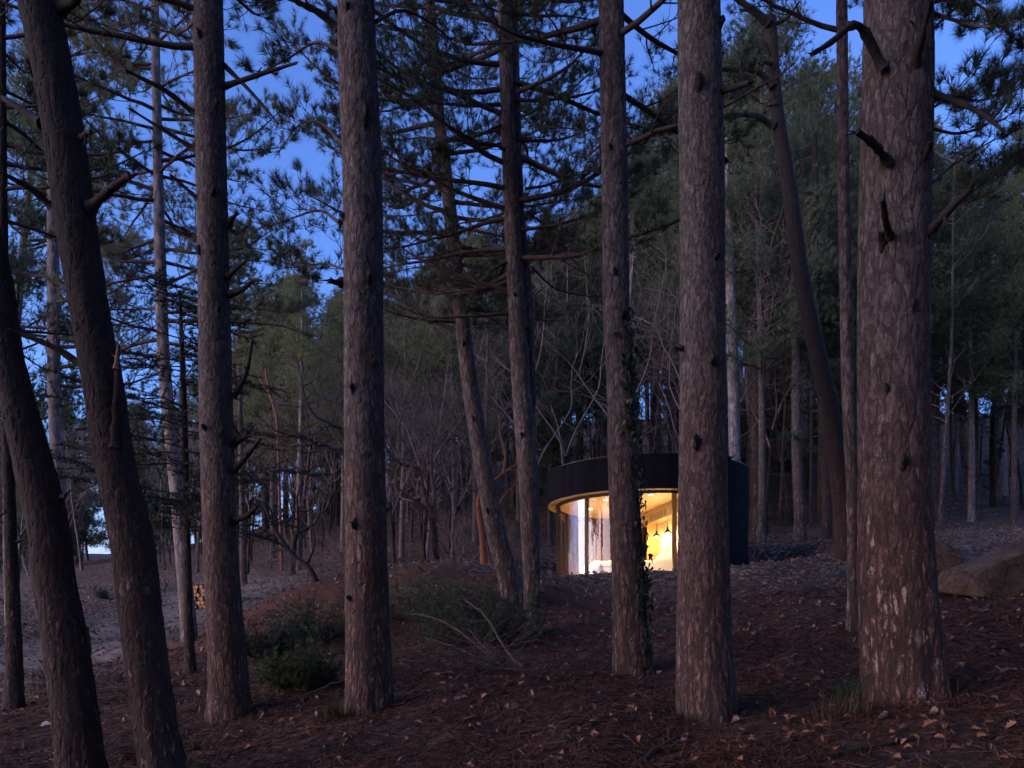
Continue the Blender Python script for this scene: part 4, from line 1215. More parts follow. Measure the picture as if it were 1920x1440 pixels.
def cabin():
    t = empty('round_cabin', (CAB[0], CAB[1], 0), 'round black-clad cabin with a curved lit window among the pines', 'cabin')
    mb = MB(); arc_shell(mb, 2.60, 2.695, EAVE_Z, TOP_Z, 0, 360, 144); fas = mb.build('fascia', M['char'], t)
    def board(z0, z1):
        b = MB(); b.box((0, 0, (z0 + z1) / 2), (0.1150, 0.026, z1 - z0)); return b.mesh('board', M['char'])
    fb = board(EAVE_Z - 0.012, TOP_Z + 0.012)
    for k in range(144):
        th = math.radians(k * 2.5 + 1.25)
        o = link('board', fb, fas, (2.709 * math.sin(th), -2.709 * math.cos(th), 0)); o.rotation_euler = (0, 0, th)
    mb = MB(); arc_shell(mb, 2.48, 2.695, FLOOR_Z - 0.5, EAVE_Z - 0.001, 36, 240, 80); rw = mb.build('rear_wall', M['char'], t)
    wbm = board(FLOOR_Z - 0.5, EAVE_Z - 0.016)
    for k in range(15, 96):
        th = math.radians(k * 2.5 + 1.25)
        o = link('board', wbm, rw, (2.709 * math.sin(th), -2.709 * math.cos(th), 0)); o.rotation_euler = (0, 0, th)
    mb = MB(); arc_shell(mb, 2.66, 2.74, TOP_Z + 0.013, TOP_Z + 0.035, 0, 360, 144); mb.build('roof_rim', M['black'], t)
    mb = MB(); disc(mb, 2.66, TOP_Z - 0.06); mb.build('roof', M['black'], t)
    mb = MB(); arc_shell(mb, 2.46, 2.685, EAVE_Z - 0.030, EAVE_Z - 0.002, -120, 36, 100); mb.build('soffit', M['cream'], t)
    mb = MB(); disc(mb, 2.475, CEIL_Z, up=False); mb.build('ceiling', M['cream'], t)
    mb = MB(); disc(mb, 2.47, FLOOR_Z); mb.build('floor', M['wallwood'], t)
    mb = MB(); arc_shell(mb, 2.44, 2.476, FLOOR_Z, CEIL_Z - 0.002, 36.5, 150, 60); mb.build('inner_wall', M['cream'], t)
    mb = MB(); arc_shell(mb, 2.44, 2.476, FLOOR_Z, CEIL_Z - 0.002, 150.3, 239.5, 60); mb.build('inner_wall', M['brownwood'], t)['label'] = 'dark brown panelled wall'
    mb = MB(); arc_shell(mb, 2.385, 2.455, EAVE_Z - 0.09, EAVE_Z - 0.005, -120, 36, 100); fr = mb.build('window_frame', M['frame'], t)
    mb = MB(); arc_shell(mb, 2.385, 2.455, FLOOR_Z - 0.12, FLOOR_Z + 0.05, -120, 36, 100); mb.build('rail', M['frame'], fr)
    posts = [-120, -85, -47, -20, 11.5, 36]
    for i, a in enumerate(posts):
        w = 1.25 if i in (1,) else 0.8
        mb = MB(); arc_shell(mb, 2.375, 2.465, FLOOR_Z + 0.051, EAVE_Z - 0.091, a - w, a + w, 3); mb.build('mullion', M['frame'], fr)
    for a, b in zip(posts[:-1], posts[1:]):
        mb = MB(); arc_shell(mb, 2.414, 2.426, FLOOR_Z + 0.052, EAVE_Z - 0.092, a + 0.9, b - 0.9, 16)
        g = mb.build('glass_pane', M['glass'], t)
        for p in g.data.polygons: p.use_smooth = True
        g.data.set_sharp_from_angle(angle=math.radians(40))
    # partition with bulkhead and grille, seen almost edge on
    A = Vector((4.22 - CAB[0], 21.05 - CAB[1], 0)); u = Vector((-0.178, 0.984, 0)); nn = Vector((-0.984, -0.178, 0))
    rot = Matrix(((u.x, nn.x, 0), (u.y, nn.y, 0), (0, 0, 1)))
    def lbox(mb, u0, u1, n0, n1, z0, z1, mat=0):
        c = A + u * (u0 + u1) / 2 + nn * (n0 + n1) / 2
        mb.box((c.x, c.y, (z0 + z1) / 2), (u1 - u0, n1 - n0, z1 - z0), mat, rot)
    mb = MB(); lbox(mb, -0.85, 2.85, -0.34, 0.0, 3.15, CEIL_Z - 0.003); bh = mb.build('bulkhead', M['cream'], t)
    for c in range(5):
        for r_ in range(5):
            mb = MB(); u0 = 0.55 + 0.265 * c; z0 = 3.205 + 0.036 * r_
            lbox(mb, u0, u0 + 0.20, 0.0005, 0.004, z0, z0 + 0.013); mb.build('grille_slot', M['brownwood'], bh)
    mb = MB(); lbox(mb, -0.85, 2.85, -0.40, -0.345, FLOOR_Z + 0.002, 3.148); mb.build('partition', M['cream'], t)
    mb = MB(); lbox(mb, -0.6, 0.55, -0.344, -0.30, FLOOR_Z + 0.003, 2.72); lbox(mb, 0.60, 1.05, -0.344, -0.30, FLOOR_Z + 0.003, 2.72); mb.build('headboard', M['white'], t)
    mb = MB(); lbox(mb, 2.05, 2.09, -0.344, 0.0, FLOOR_Z + 0.003, 3.148); mb.build('niche_side', M['wallwood'], t)
    for (dx, dy) in ((3.48, 20.3), (2.44, 21.06), (2.19, 22.58), (3.2, 23.5)):
        mb = MB(); mb.tube([(dx - CAB[0], dy - CAB[1], CEIL_Z - 0.012), (dx - CAB[0], dy - CAB[1], CEIL_Z - 0.001)], [0.075, 0.075], 20, smooth=False)
        d = mb.build('downlight', M['white'], t)
        mb = MB(); mb.tube([(dx - CAB[0], dy - CAB[1], CEIL_Z - 0.016), (dx - CAB[0], dy - CAB[1], CEIL_Z - 0.0125)], [0.058, 0.058], 20, smooth=False); mb.build('lens', M['down'], d)
        ld = bpy.data.lights.new('downlight_lamp', 'SPOT'); ld.energy = DOWN_W; ld.spot_size = math.radians(115); ld.spot_blend = 0.6; ld.color = (1.0, 0.61, 0.25); ld.shadow_soft_size = 0.05
        lo = bpy.data.objects.new('downlight_lamp', ld); COL.objects.link(lo); lo.parent = t; lo.location = (dx - CAB[0], dy - CAB[1], CEIL_Z - 0.05)
    return t, A, u, nn, lbox
DOWN_W, PEND_W = 36, 8
cab, A_, U_, N_, LB = cabin()
Aw = Vector((CAB[0], CAB[1], 0)) + A_
def pendant(u0, label):
    p = Aw + U_ * u0 + N_ * (-0.10)
    t = empty('pendant_lamp', (p.x, p.y, 2.74), label, 'lamp', 'pendant lamps over the bed head')
    mb = MB(); mb.tube([(0, 0, 0.16), (0, 0, 0.408)], [0.006, 0.006], 6); mb.build('cord', M['black'], t)
    mb = MB(); mb.tube([(0, 0, 0.17), (0, 0, 0.13), (0, 0, 0.09), (0, 0, 0.03), (0, 0, 0.0)], [0.016, 0.024, 0.036, 0.085, 0.115], 20, cap=False); mb.build('shade', M['black'], t)
    mb = MB(); mb.tube([(0, 0, 0.045), (0, 0, 0.03), (0, 0, 0.0), (0, 0, -0.02), (0, 0, -0.03)], [0.01, 0.03, 0.042, 0.03, 0.008], 14); mb.build('bulb', M['bulb'], t)
    ld = bpy.data.lights.new('pendant_light', 'POINT'); ld.energy = PEND_W; ld.color = (1.0, 0.62, 0.26); ld.shadow_soft_size = 0.06
    lo = bpy.data.objects.new('pendant_light', ld); COL.objects.link(lo); lo.parent = t; lo.location = (0, 0, -0.09)
pendant(0.71, 'nearer black cone pendant lamp, higher in the lit window')
pendant(1.56, 'farther black cone pendant lamp, lower and left in the lit window')
def bed():
    t = empty('bed', (Aw.x, Aw.y, FLOOR_Z), 'white bed with a puffy duvet inside the lit cabin', 'bed')
    off = Vector((Aw.x - CAB[0], Aw.y - CAB[1], 0))
    def shift(mb):
        mb.v = [v - np.array([off.x, off.y, FLOOR_Z]) for v in mb.v]; return mb
    mb = MB(); LB(mb, -0.40, 1.30, -0.28, 2.15, FLOOR_Z + 0.002, FLOOR_Z + 0.28); shift(mb).build('bed_base', M['wallwood'], t)
    mb = MB(); LB(mb, -0.37, 1.27, -0.26, 2.12, FLOOR_Z + 0.281, FLOOR_Z + 0.46); shift(mb).build('mattress', M['linen'], t)
    s = np.linspace(0, 1, 33); S, T = np.meshgrid(s, s)
    uu = -0.45 + 1.80 * S; n_ = 0.10 + 2.12 * T
    edge = np.minimum(np.minimum(S, 1 - S) * 1.8, np.minimum(T + 0.05, 1 - T) * 2.1)
    zz = 0.30 + 0.27 * sstep(0, 0.16, edge) + 0.09 * (fbm(S * 4, T * 4, 55, 3) + 0.3) + 0.13 * np.exp(-((T - 0.12) / 0.16) ** 2) * sstep(0, 0.2, edge)
    v = np.stack([A_.x + U_.x * uu + N_.x * n_ - off.x, A_.y + U_.y * uu + N_.y * n_ - off.y, zz], -1).reshape(-1, 3)
    i = np.arange(32)[:, None] * 33; j = np.arange(32)[None, :]
    f = np.stack([i + j, i + j + 1, i + 34 + j, i + 33 + j], -1).reshape(-1, 4)
    mb = MB(); mb.add(v, f); mb.build('duvet', M['linen'], t)
    for u0, lab in ((0.0, 'plump white pillow propped at the near side of the bed head'), (0.85, 'plump white pillow propped at the far side of the bed head')):
        a = np.linspace(-1, 1, 17); X, Y_ = np.meshgrid(a, a)
        h = 0.13 * np.sqrt(np.maximum(0, (1 - X ** 4) * (1 - Y_ ** 4)))
        pts = []
        for sg in (1, -1):
            loc = np.stack([0.36 * X * (1 - 0.07 * Y_ ** 2), 0.25 * Y_ * (1 - 0.07 * X ** 2), sg * h], -1).reshape(-1, 3)
            ca, sa = math.cos(0.95), math.sin(0.95)
            y2 = loc[:, 1] * ca - loc[:, 2] * sa; z2 = loc[:, 1] * sa + loc[:, 2] * ca
            base = np.array([Aw.x, Aw.y, FLOOR_Z + 0.74]) + np.array([U_.x, U_.y, 0]) * u0 + np.array([N_.x, N_.y, 0]) * 0.02
            w = base + np.outer(loc[:, 0], [U_.x, U_.y, 0]) + np.outer(-y2, [N_.x, N_.y, 0]) + np.outer(z2, [0, 0, 1])
            pts.append(w)
        i = np.arange(16)[:, None] * 17; j = np.arange(16)[None, :]
        f = np.stack([i + j, i + j + 1, i + 18 + j, i + 17 + j], -1).reshape(-1, 4)
        o = np.array([Aw.x, Aw.y, FLOOR_Z + 0.6]) + np.array([U_.x, U_.y, 0]) * u0
        mb = MB(); mb.add(pts[0] - o, f); mb.add(pts[1] - o, f[:, ::-1])
        tag(mb.build('pillow', M['linen'], None, o), lab, 'pillow', 'pillows on the bed')
bed()
def curtain():
    a = np.radians(np.linspace(7.0, 10.5, 61)); z = np.linspace(FLOOR_Z + 0.02, CEIL_Z - 0.02, 12)
    A2, Z2 = np.meshgrid(a, z)
    R = 2.27 + 0.035 * np.sin(np.linspace(0, 7 * 2 * np.pi, 61))[None, :] * np.ones_like(A2)
    A2 = A2 + np.radians(1.2) * sstep(0.4, 0, (Z2 - FLOOR_Z) / 2.3)
    v = np.stack([R * np.sin(A2), -R * np.cos(A2), Z2], -1).reshape(-1, 3)
    i = np.arange(11)[:, None] * 61; j = np.arange(60)[None, :]
    f = np.stack([i + j, i + j + 1, i + 62 + j, i + 61 + j], -1).reshape(-1, 4)
    mb = MB(); mb.add(v, f)
    tag(mb.build('curtain', M['curtain'], None, (CAB[0], CAB[1], 0)), 'gathered beige curtain at the right end of the lit window', 'curtain')
curtain()

# ------------------------------------------------------------------ boulders, stones, log pile, stump
def boulder(name, label, poly, Y, depth, mat, seed, cat='boulder', sub=4, rough=0.03, group=None):
    """an angular rock: hull of the outline seen in the photo given a front, a ridge and a back"""
    import bmesh
    r = np.random.default_rng(seed)
    cx = sum(p[0] for p in poly) / len(poly)
    base = P(cx, max(p[1] for p in poly), Y)
    bm = bmesh.new()
    for (px, py, dy) in poly:
        q = P(px, py, Y + dy) - base
        bm.verts.new(q)
        q2 = P(px, py, Y + dy + depth * (0.6 + 0.3 * r.random())) - base
        q2 = Vector((q2.x * 0.95, q2.y, q2.z * 0.95))
        bm.verts.new(q2)
    bmesh.ops.convex_hull(bm, input=bm.verts)
    bmesh.ops.bevel(bm, geom=list(bm.edges), offset=0.012 * Y / 10, segments=1, affect='EDGES', profile=0.6)
    bmesh.ops.triangulate(bm, faces=bm.faces)
    for _ in range(sub - 2):
        bmesh.ops.subdivide_edges(bm, edges=[e for e in bm.edges if e.calc_length() > 0.045], cuts=1)
        bmesh.ops.triangulate(bm, faces=bm.faces)
    for v in bm.verts:
        n = float(fbm(v.co.x * 4 + seed, v.co.z * 4 + v.co.y * 3, seed, 4))
        chip = math.floor(float(fbm(v.co.x * 3.1 + seed, v.co.z * 3.7 - v.co.y * 2.3, seed + 7, 2)) * 7) / 7
        v.co += v.co.normalized() * (n * rough + chip * rough * 2.2)
    me = bpy.data.meshes.new(name); bm.to_mesh(me); bm.free()
    me.materials.append(M[mat])
    o = link(name, me, None, base - Vector((0, 0, 0.05 if depth > 0.5 else 0.01)))
    return tag(o, label, cat, group)
YB = hit(1850, 1112)
boulder('boulder', 'big slanted sandstone boulder with a flat pale top at the right edge',
        [(1757, 1104, 0.05), (1762, 1066, 0.25), (1765, 1088, 0.02), (1823, 1079, -0.45), (1860, 1050, -0.38), (1920, 1030, -0.28), (1925, 1011, 0.35), (1893, 1013, 0.38), (1990, 1060, -0.1), (1985, 1122, -0.4), (1850, 1114, -0.58)], YB, 0.8, 'rock', 31, rough=0.022, sub=5)
boulder('boulder', 'smaller rounded boulder between the broadest pine and the big boulder',
        [(1712, 1085, 0), (1715, 1030, 0.1), (1735, 1008, 0.2), (1775, 1010, 0.2), (1800, 1026, 0.1), (1808, 1048, 0), (1790, 1075, -0.1), (1760, 1095, -0.15)], YB + 0.9, 0.7, 'rock', 32, rough=0.03, sub=5)
x, y = at_px(85, 1362, 3)
boulder('stone', 'pale stone on the ground between the left trunks', [(72, 1364, 0), (76, 1354, 0.02), (88, 1348, 0.05), (100, 1352, 0.03), (104, 1366, 0), (88, 1370, -0.03)], y, 0.15, 'stone', 33, 'stone', 3, 0.008)
x, y = at_px(862, 1310, 3)
boulder('stone', 'flat grey stone lying on the needles right of the thick pine', [(852, 1308, 0), (856, 1302, 0.02), (868, 1300, 0.04), (878, 1304, 0.02), (876, 1311, -0.02), (862, 1313, -0.03)], y, 0.10, 'stone', 34, 'stone', 3, 0.006)
x, y = at_px(1848, 1275, 3)
boulder('stone', 'small dark stone behind the dead leaves at the right', [(1825, 1278, 0), (1835, 1270, 0.02), (1858, 1267, 0.04), (1872, 1271, 0.02), (1866, 1281, -0.02)], y, 0.12, 'stone', 35, 'stone', 3, 0.006)

def stump():
    Y = hit(162, 1228)
    path = trunk_from_pixels([(160, 1176, 13), (162, 1200, 14), (163, 1228, 17)], Y, -1)
    t = empty('tree_stump', path[0, :3], 'short dark sawn stump beside the leaning trunk nearest the left edge', 'stump')
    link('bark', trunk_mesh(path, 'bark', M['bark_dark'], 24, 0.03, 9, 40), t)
    mb = MB(); mb.tube([path[-1, :3] - path[0, :3] + [0, 0, 0.001], path[-1, :3] - path[0, :3] + [0, 0, 0.012]], [path[-1, 3] * 0.88] * 2, 16); mb.build('cut_top', M['dead'], t)
stump()

def log_pile():
    Y = hit(375, 1142, 12); c = P(370, 1142, Y)
    ax = Vector((0.12, 0.98, 0.12)).normalized(); side = Vector((0.98, -0.12, 0.05)).normalized()   # logs run away to the right
    r = np.random.default_rng(88); k = 0
    R = 0.062
    meshes = []
    for v in range(4):
        mb = MB(); L = 1.3
        mb.tube([(0, 0, 0), (L * 0.3, 0.01, 0.01), (L * 0.7, -0.01, 0.0), (L, 0, 0)], [R * 0.92, R * 0.95, R * 0.9, R * 0.85], 14, 0, cap=False)
        mb.tube([(-0.004, 0, 0), (0.004, 0, 0)], [R * 0.86, R * 0.90], 14, 1)
        mb.tube([(L - 0.004, 0, 0), (L + 0.004, 0, 0)], [R * 0.82, R * 0.78], 14, 1)
        meshes.append(mb.mesh('log', [M['log_bark'], M['log_end']]))
    rows = [6, 6, 5, 5, 4, 3]
    for row, n in enumerate(rows):
        for i in range(n):
            o = link('log', meshes[k % 4]); k += 1
            w = (i - (n - 1) / 2) * 2 * R * 0.97
            p = c + side * w + ax * r.normal() * 0.05
            o.location = (p.x, p.y, gz(p.x, p.y) * 0.3 + c.z * 0.7 + R + row * R * 1.72)
            o.rotation_euler = ax.to_track_quat('X', 'Z').to_euler()
            tag(o, 'sawn log with an orange end in the log pile beyond the track', 'log', 'sawn logs stacked in the pile')
log_pile()

# ------------------------------------------------------------------ undergrowth, brush, ivy, litter
def shrub(name, label, px, py, wpx, hpx, seed, mat='shrub', k=26, y0=3, n=None, cat='shrub', group=None):
    Y = hit(px, py, y0); x = (px - CX) / FPX * Y
    R, H = wpx / 2 / FPX * Y, hpx / FPX * Y
    t = empty(name, (x, Y, gz(x, Y)), label, cat, group)
    r = np.random.default_rng(seed); wd = MB(); tf = []
    for i in range(n or 34):
        az = r.random() * 6.283; s = r.random() ** 0.6
        p = np.array([math.cos(az) * R * 0.5 * s, math.sin(az) * R * 0.35 * s, -0.03])
        d = [math.cos(az) * R * 1.0 * s, math.sin(az) * R * 0.7 * s, H * (0.25 + 0.95 * r.random() ** 1.5) * (1.15 - 0.5 * s)]
        bp, e = grow(p, d, np.linalg.norm(d), 6, 0.10, 0.10, r)
        wd.tube(bp, np.linspace(0.007, 0.002, 7), 4, cap=False)
        for q in range(2, 7):
            tf.append((bp[q], bp[q] - bp[q - 1]))
            for w in range(2):
                sp, e2 = grow(bp[q], r.normal(size=3) + np.array([0, 0, 0.7]), 0.10 + 0.14 * r.random(), 3, 0.15, 0.3, r)
                wd.tube(sp, np.linspace(0.003, 0.0015, 4), 3, cap=False); tf.append((sp[-1], e2)); tf.append((sp[1], e2))
    wd.build('stems', M['twig'], t)
    nb = MB(); needles(nb, [a[0] for a in tf], [a[1] for a in tf], k, 0.055, 0.0042, 0.85, 0, 0.05, r); nb.build('needles', M[mat], t)
shrub('juniper_shrub', 'bright green low shrub left of the thick pine foot', 572, 1290, 110, 95, 1)
shrub('juniper_shrub', 'upright grey-green shrub on the bank left of the thick pine', 588, 1205, 120, 75, 2, 'needle')
shrub('juniper_shrub', 'dark low shrub right of the upright snagged pine', 505, 1235, 100, 60, 3, 'cedar')
shrub('juniper_shrub', 'broad dark green bush heaped on the bank right of the thick pine', 905, 1215, 210, 120, 4, 'needle', n=46)
shrub('juniper_shrub', 'dark bush spread over the bank top behind the brush heap', 800, 1165, 240, 90, 5, 'needle', n=40)
shrub('juniper_shrub', 'dark green bush on the slope behind the leaning pine', 893, 1012, 60, 60, 6, 'needle', y0=14, n=24)
shrub('juniper_shrub', 'little green sapling by the pale track at the left', 195, 1122, 24, 22, 7, 'needle', y0=10, n=12)
shrub('juniper_shrub', 'low bush hugging the dark right wall of the cabin', 1372, 1048, 60, 70, 8, 'needle', y0=14, n=24)
shrub('juniper_shrub', 'shadowed young pine under the trees right of the cabin', 1470, 985, 80, 90, 9, 'cedar', y0=14, n=24)

def grass_clump(px, py, wpx, hpx, seed, label, mat='grass', n=220):
    Y = hit(px, py, 3); x = (px - CX) / FPX * Y
    r = np.random.default_rng(seed); mb = MB()
    R, H = wpx / 2 / FPX * Y, hpx / FPX * Y
    a = r.random(n) * 6.283; s = np.sqrt(r.random(n)) * R
    p = np.stack([s * np.cos(a), s * np.sin(a) * 0.7, np.zeros(n)], -1)
    p[:, 2] = ground(x + p[:, 0], Y + p[:, 1]) - gz(x, Y) - 0.01
    d = np.stack([np.cos(a) * 0.5, np.sin(a) * 0.5, np.ones(n)], -1) + r.normal(size=(n, 3)) * 0.25
    L = H * (0.5 + 0.7 * r.random((n, 1)))
    mid = p + d * L * 0.55; tip = mid + (d * [1.8, 1.8, 0.35]) * L * 0.5
    sd = np.cross(d, [0, 0, 1.0]); sd /= np.linalg.norm(sd, axis=1)[:, None] + 1e-9
    w = 0.0025
    v = np.stack([p - sd * w, p + sd * w, mid + sd * w * 0.8, mid - sd * w * 0.8, tip], 1).reshape(-1, 3)
    k = np.arange(n)[:, None] * 5
    mb.add(v, (k + [0, 1, 2, 3]), 0, False)
    mb.add(v, (k + [3, 2, 4]), 0, False)
    tag(mb.build('grass_tuft', M[mat], None, (x, Y, gz(x, Y))), label, 'grass')
grass_clump(1610, 1302, 90, 38, 1, 'tuft of green grass at the left foot of the broadest pine', 'shrub')
grass_clump(1570, 1345, 130, 45, 2, 'dry straw-coloured grass tuft in front of the broadest pine')
grass_clump(640, 1345, 90, 40, 3, 'dry grass tuft in front of the thick pine foot')
grass_clump(110, 1290, 100, 60, 4, 'rusty dry grass beside the track behind the left leaning trunk')
grass_clump(1765, 1300, 110, 36, 5, 'dry grass tuft right of the broadest pine foot')
grass_clump(1285, 1350, 50, 60, 6, 'few tall dry stalks at the foot of the straight pine', n=14)

def stick(label, pix, w0, w1, mat='stick', dy=0.2, group=None, lift=0.02, name='fallen_branch', twigs=0, Y=None):
    Y = Y or hit(pix[0][0], pix[0][1], 3)
    pts = []
    for i, (px, py) in enumerate(pix):
        if dy is None:                           # lies on the ground all along
            yy = hit(px, py, 3); xx = (px - CX) / FPX * yy
            pts.append((xx, yy, gz(xx, yy) + lift))
        else:
            pts.append(tuple(P(px, py, Y + dy * i / (len(pix) - 1))))
    pts = np.array(pts); o = pts[0].copy()
    sp = smooth_path(pts - o, 6) if len(pts) > 2 else np.linspace(0, 1, 6)[:, None] * (pts[1] - pts[0])
    r = np.random.default_rng(int(abs(pix[0][0] * 3 + pix[0][1])))
    sp = sp + r.normal(size=sp.shape) * 0.004
    mb = MB(); rad = np.linspace(w0, w1, len(sp)) / 2 / FPX * Y
    mb.tube(sp, rad, 7)
    for k in range(twigs):
        j = int(r.integers(len(sp) // 3, len(sp) - 1))
        d = sp[min(j + 1, len(sp) - 1)] - sp[j - 1]; d /= np.linalg.norm(d) + 1e-9
        tp, _ = grow(sp[j], d + r.normal(size=3) * 0.5, 0.12 + 0.22 * r.random(), 4, 0.12, 0.05, r)
        mb.tube(tp, np.linspace(rad[j] * 0.5, 0.0012, 5), 4, cap=False)
    return tag(mb.build(name, M[mat], None, o), label, 'branch', group)
BR = 'cut branches of the brush heap'
stick('pale cut branch end-on in the brush heap, lowest right', [(978, 1250), (955, 1225), (935, 1195), (905, 1150), (865, 1120)], 7, 3, dy=0.5, group=BR, twigs=4)
stick('thin branch arching left across the brush heap', [(940, 1248), (900, 1215), (850, 1175), (800, 1155), (755, 1152)], 6, 3, dy=0.4, group=BR, twigs=4)
stick('long low branch lying along the foot of the brush heap', [(985, 1256), (930, 1254), (870, 1252), (820, 1240)], 5, 3, dy=0.3, group=BR, twigs=3)
stick('short pale broken stick in the middle of the brush heap', [(810, 1232), (838, 1224)], 5, 4, dy=0.05, group=BR)
stick('steep thin branch at the right of the brush heap', [(938, 1246), (925, 1230), (900, 1205), (878, 1178)], 5, 2, dy=0.5, group=BR, twigs=3)
stick('curved thin branch low in the brush heap, left part', [(905, 1262), (870, 1282), (830, 1285), (790, 1270)], 5, 3, dy=-0.1, group=BR, twigs=3)
stick('thin straight branch rising left in the brush heap', [(918, 1250), (880, 1225), (830, 1205), (790, 1195)], 5, 2, dy=0.3, group=BR, twigs=4)
stick('slender pale stick right of the brush heap, before the twin-stemmed pine', [(1000, 1196), (970, 1200), (945, 1210)], 5, 4, dy=0.0)
stick('thin stick resting against the green shrub left of the thick pine', [(545, 1318), (600, 1292), (660, 1270), (700, 1250)], 4, 3, dy=0.3)
stick('pale short stick beside the foot of the thick pine', [(598, 1290), (645, 1284)], 6, 5, dy=0.1)
stick('thin dead twig on the bank right of the upright snagged pine', [(462, 1238), (490, 1248), (525, 1258)], 4, 3, dy=0.1)
stick('thick dead branch lying on the needles at the lower right', [(1205, 1436), (1235, 1410), (1265, 1392), (1290, 1388)], 15, 9, 'dead', None, lift=0.015)
stick('grey dead branch lying along the bottom edge at the right', [(1400, 1432), (1480, 1430), (1560, 1420), (1640, 1405), (1715, 1388)], 12, 7, 'dead', None, lift=0.012, twigs=4)
stick('thin dead branch on the needles in front of the brush heap', [(960, 1382), (1010, 1372), (1060, 1368), (1125, 1356)], 9, 5, 'dead', None, lift=0.010, twigs=2)
stick('long thin twig across the needles at the lower left', [(420, 1425), (500, 1395), (560, 1372), (620, 1362)], 5, 3, 'stick', None, lift=0.010, twigs=2)
stick('short dark twig on the needles below the thick pine', [(735, 1378), (780, 1384), (800, 1388)], 6, 3, 'dead', None, lift=0.010)
stick('grey twig lying in the gap between the straight and the broadest pine', [(1395, 1262), (1450, 1252), (1510, 1248)], 5, 3, 'twig', None, lift=0.010)
stick('white peeled stick at the foot of the straight pine', [(1268, 1395), (1290, 1382)], 6, 4, 'stone', None, lift=0.010)

def brush_haze(px, py, wpx, hpx, seed, label, n=90):
    Y = hit(px, py, 3); x = (px - CX) / FPX * Y
    R, H = wpx / 2 / FPX * Y, hpx / FPX * Y
    r = np.random.default_rng(seed); mb = MB()
    for i in range(n):
        a = r.random() * 6.283; s = math.sqrt(r.random())
        p = np.array([math.cos(a) * s * R, math.sin(a) * s * R * 0.6, 0.02 + H * 0.5 * r.random()])
        p[2] += gz(x + p[0], Y + p[1]) - gz(x, Y)
        tp, _ = grow(p, [r.normal(), r.normal() * 0.6, r.normal() * 0.35 + 0.15], 0.3 + 0.6 * r.random(), 5, 0.12, 0.0, r)
        mb.tube(tp, np.linspace(0.004, 0.0015, 6), 4, cap=False)
    tag(mb.build('brush_heap', M['twig'], None, (x, Y, gz(x, Y))), label, 'brush heap', kind='stuff')
brush_haze(850, 1265, 270, 110, 1, 'tangled heap of thin dead twigs between the thick pine and the cabin', 150)
brush_haze(205, 1310, 130, 50, 2, 'low tangle of dead twigs between the two leaning trunks', 60)
brush_haze(60, 1205, 120, 40, 3, 'dark tangle of brush along the pale track', 70)

def ivy():
    t0, path, Y, base = FORE['T8']
    r = np.random.default_rng(5); mb = MB(); vb = MB()
    t = empty('ivy', base, 'dark ivy climbing the right side of the trunk before the window', 'ivy')
    b = np.array(base)
    zlo, zhi = path[0, 2] + 0.35, (HY - 590) / FPX * Y
    z = zlo
    vp = []
    while z < zhi:
        c = at_height(path, z); a = -0.75 + 0.35 * math.sin(z * 2.1)
        vp.append(c[:3] + np.array([math.cos(a), math.sin(a), 0]) * (c[3] + 0.008) - b); z += 0.08
    vb.tube(vp, np.full(len(vp), 0.007), 5); vb.build('vine', M['dead'], t)
    n = 520
    zz = zlo + (zhi - zlo) * r.random(n)
    dens = 0.35 + 0.65 * (np.sin(zz * 3.3) * 0.5 + 0.5)
    zz = zz[r.random(n) < dens]; n = len(zz)
    a = -0.75 + 0.35 * np.sin(zz * 2.1) + r.normal(size=n) * 0.40
    c = np.stack([np.interp(zz, path[:, 2], path[:, k]) for k in range(4)], -1)
    out = np.stack([np.cos(a), np.sin(a), np.zeros(n)], -1)
    lift = 0.012 + 0.05 * r.random((n, 1)) ** 2 + (r.random((n, 1)) < 0.04) * 0.05
    p = c[:, :3] + out * (c[:, 3:4] + lift) - b
    nrm = out + r.normal(size=(n, 3)) * 0.45; nrm /= np.linalg.norm(nrm, axis=1)[:, None]
    dn = np.array([0, 0, -1.0]) + r.normal(size=(n, 3)) * 0.5
    dn -= (dn * nrm).sum(1)[:, None] * nrm; dn /= np.linalg.norm(dn, axis=1)[:, None]
    sd = np.cross(nrm, dn); S = (0.020 + 0.018 * r.random((n, 1)))
    shp = [(0, -0.9), (0.85, -0.55), (0.5, 0.1), (0, 1.3), (-0.5, 0.1), (-0.85, -0.55)]
    v = np.stack([p + sd * S * u + dn * S * w + nrm * S * (0.25 if abs(u) > 0.4 else 0) for u, w in shp], 1).reshape(-1, 3)
    k = np.arange(n)[:, None] * 6
    mb.add(v, k + [0, 1, 2, 3], 0, False); mb.add(v, k + [0, 3, 4, 5], 0, False)
    lo = mb.build('leaves', M['ivy'], t); lo['kind'] = 'stuff'
ivy()

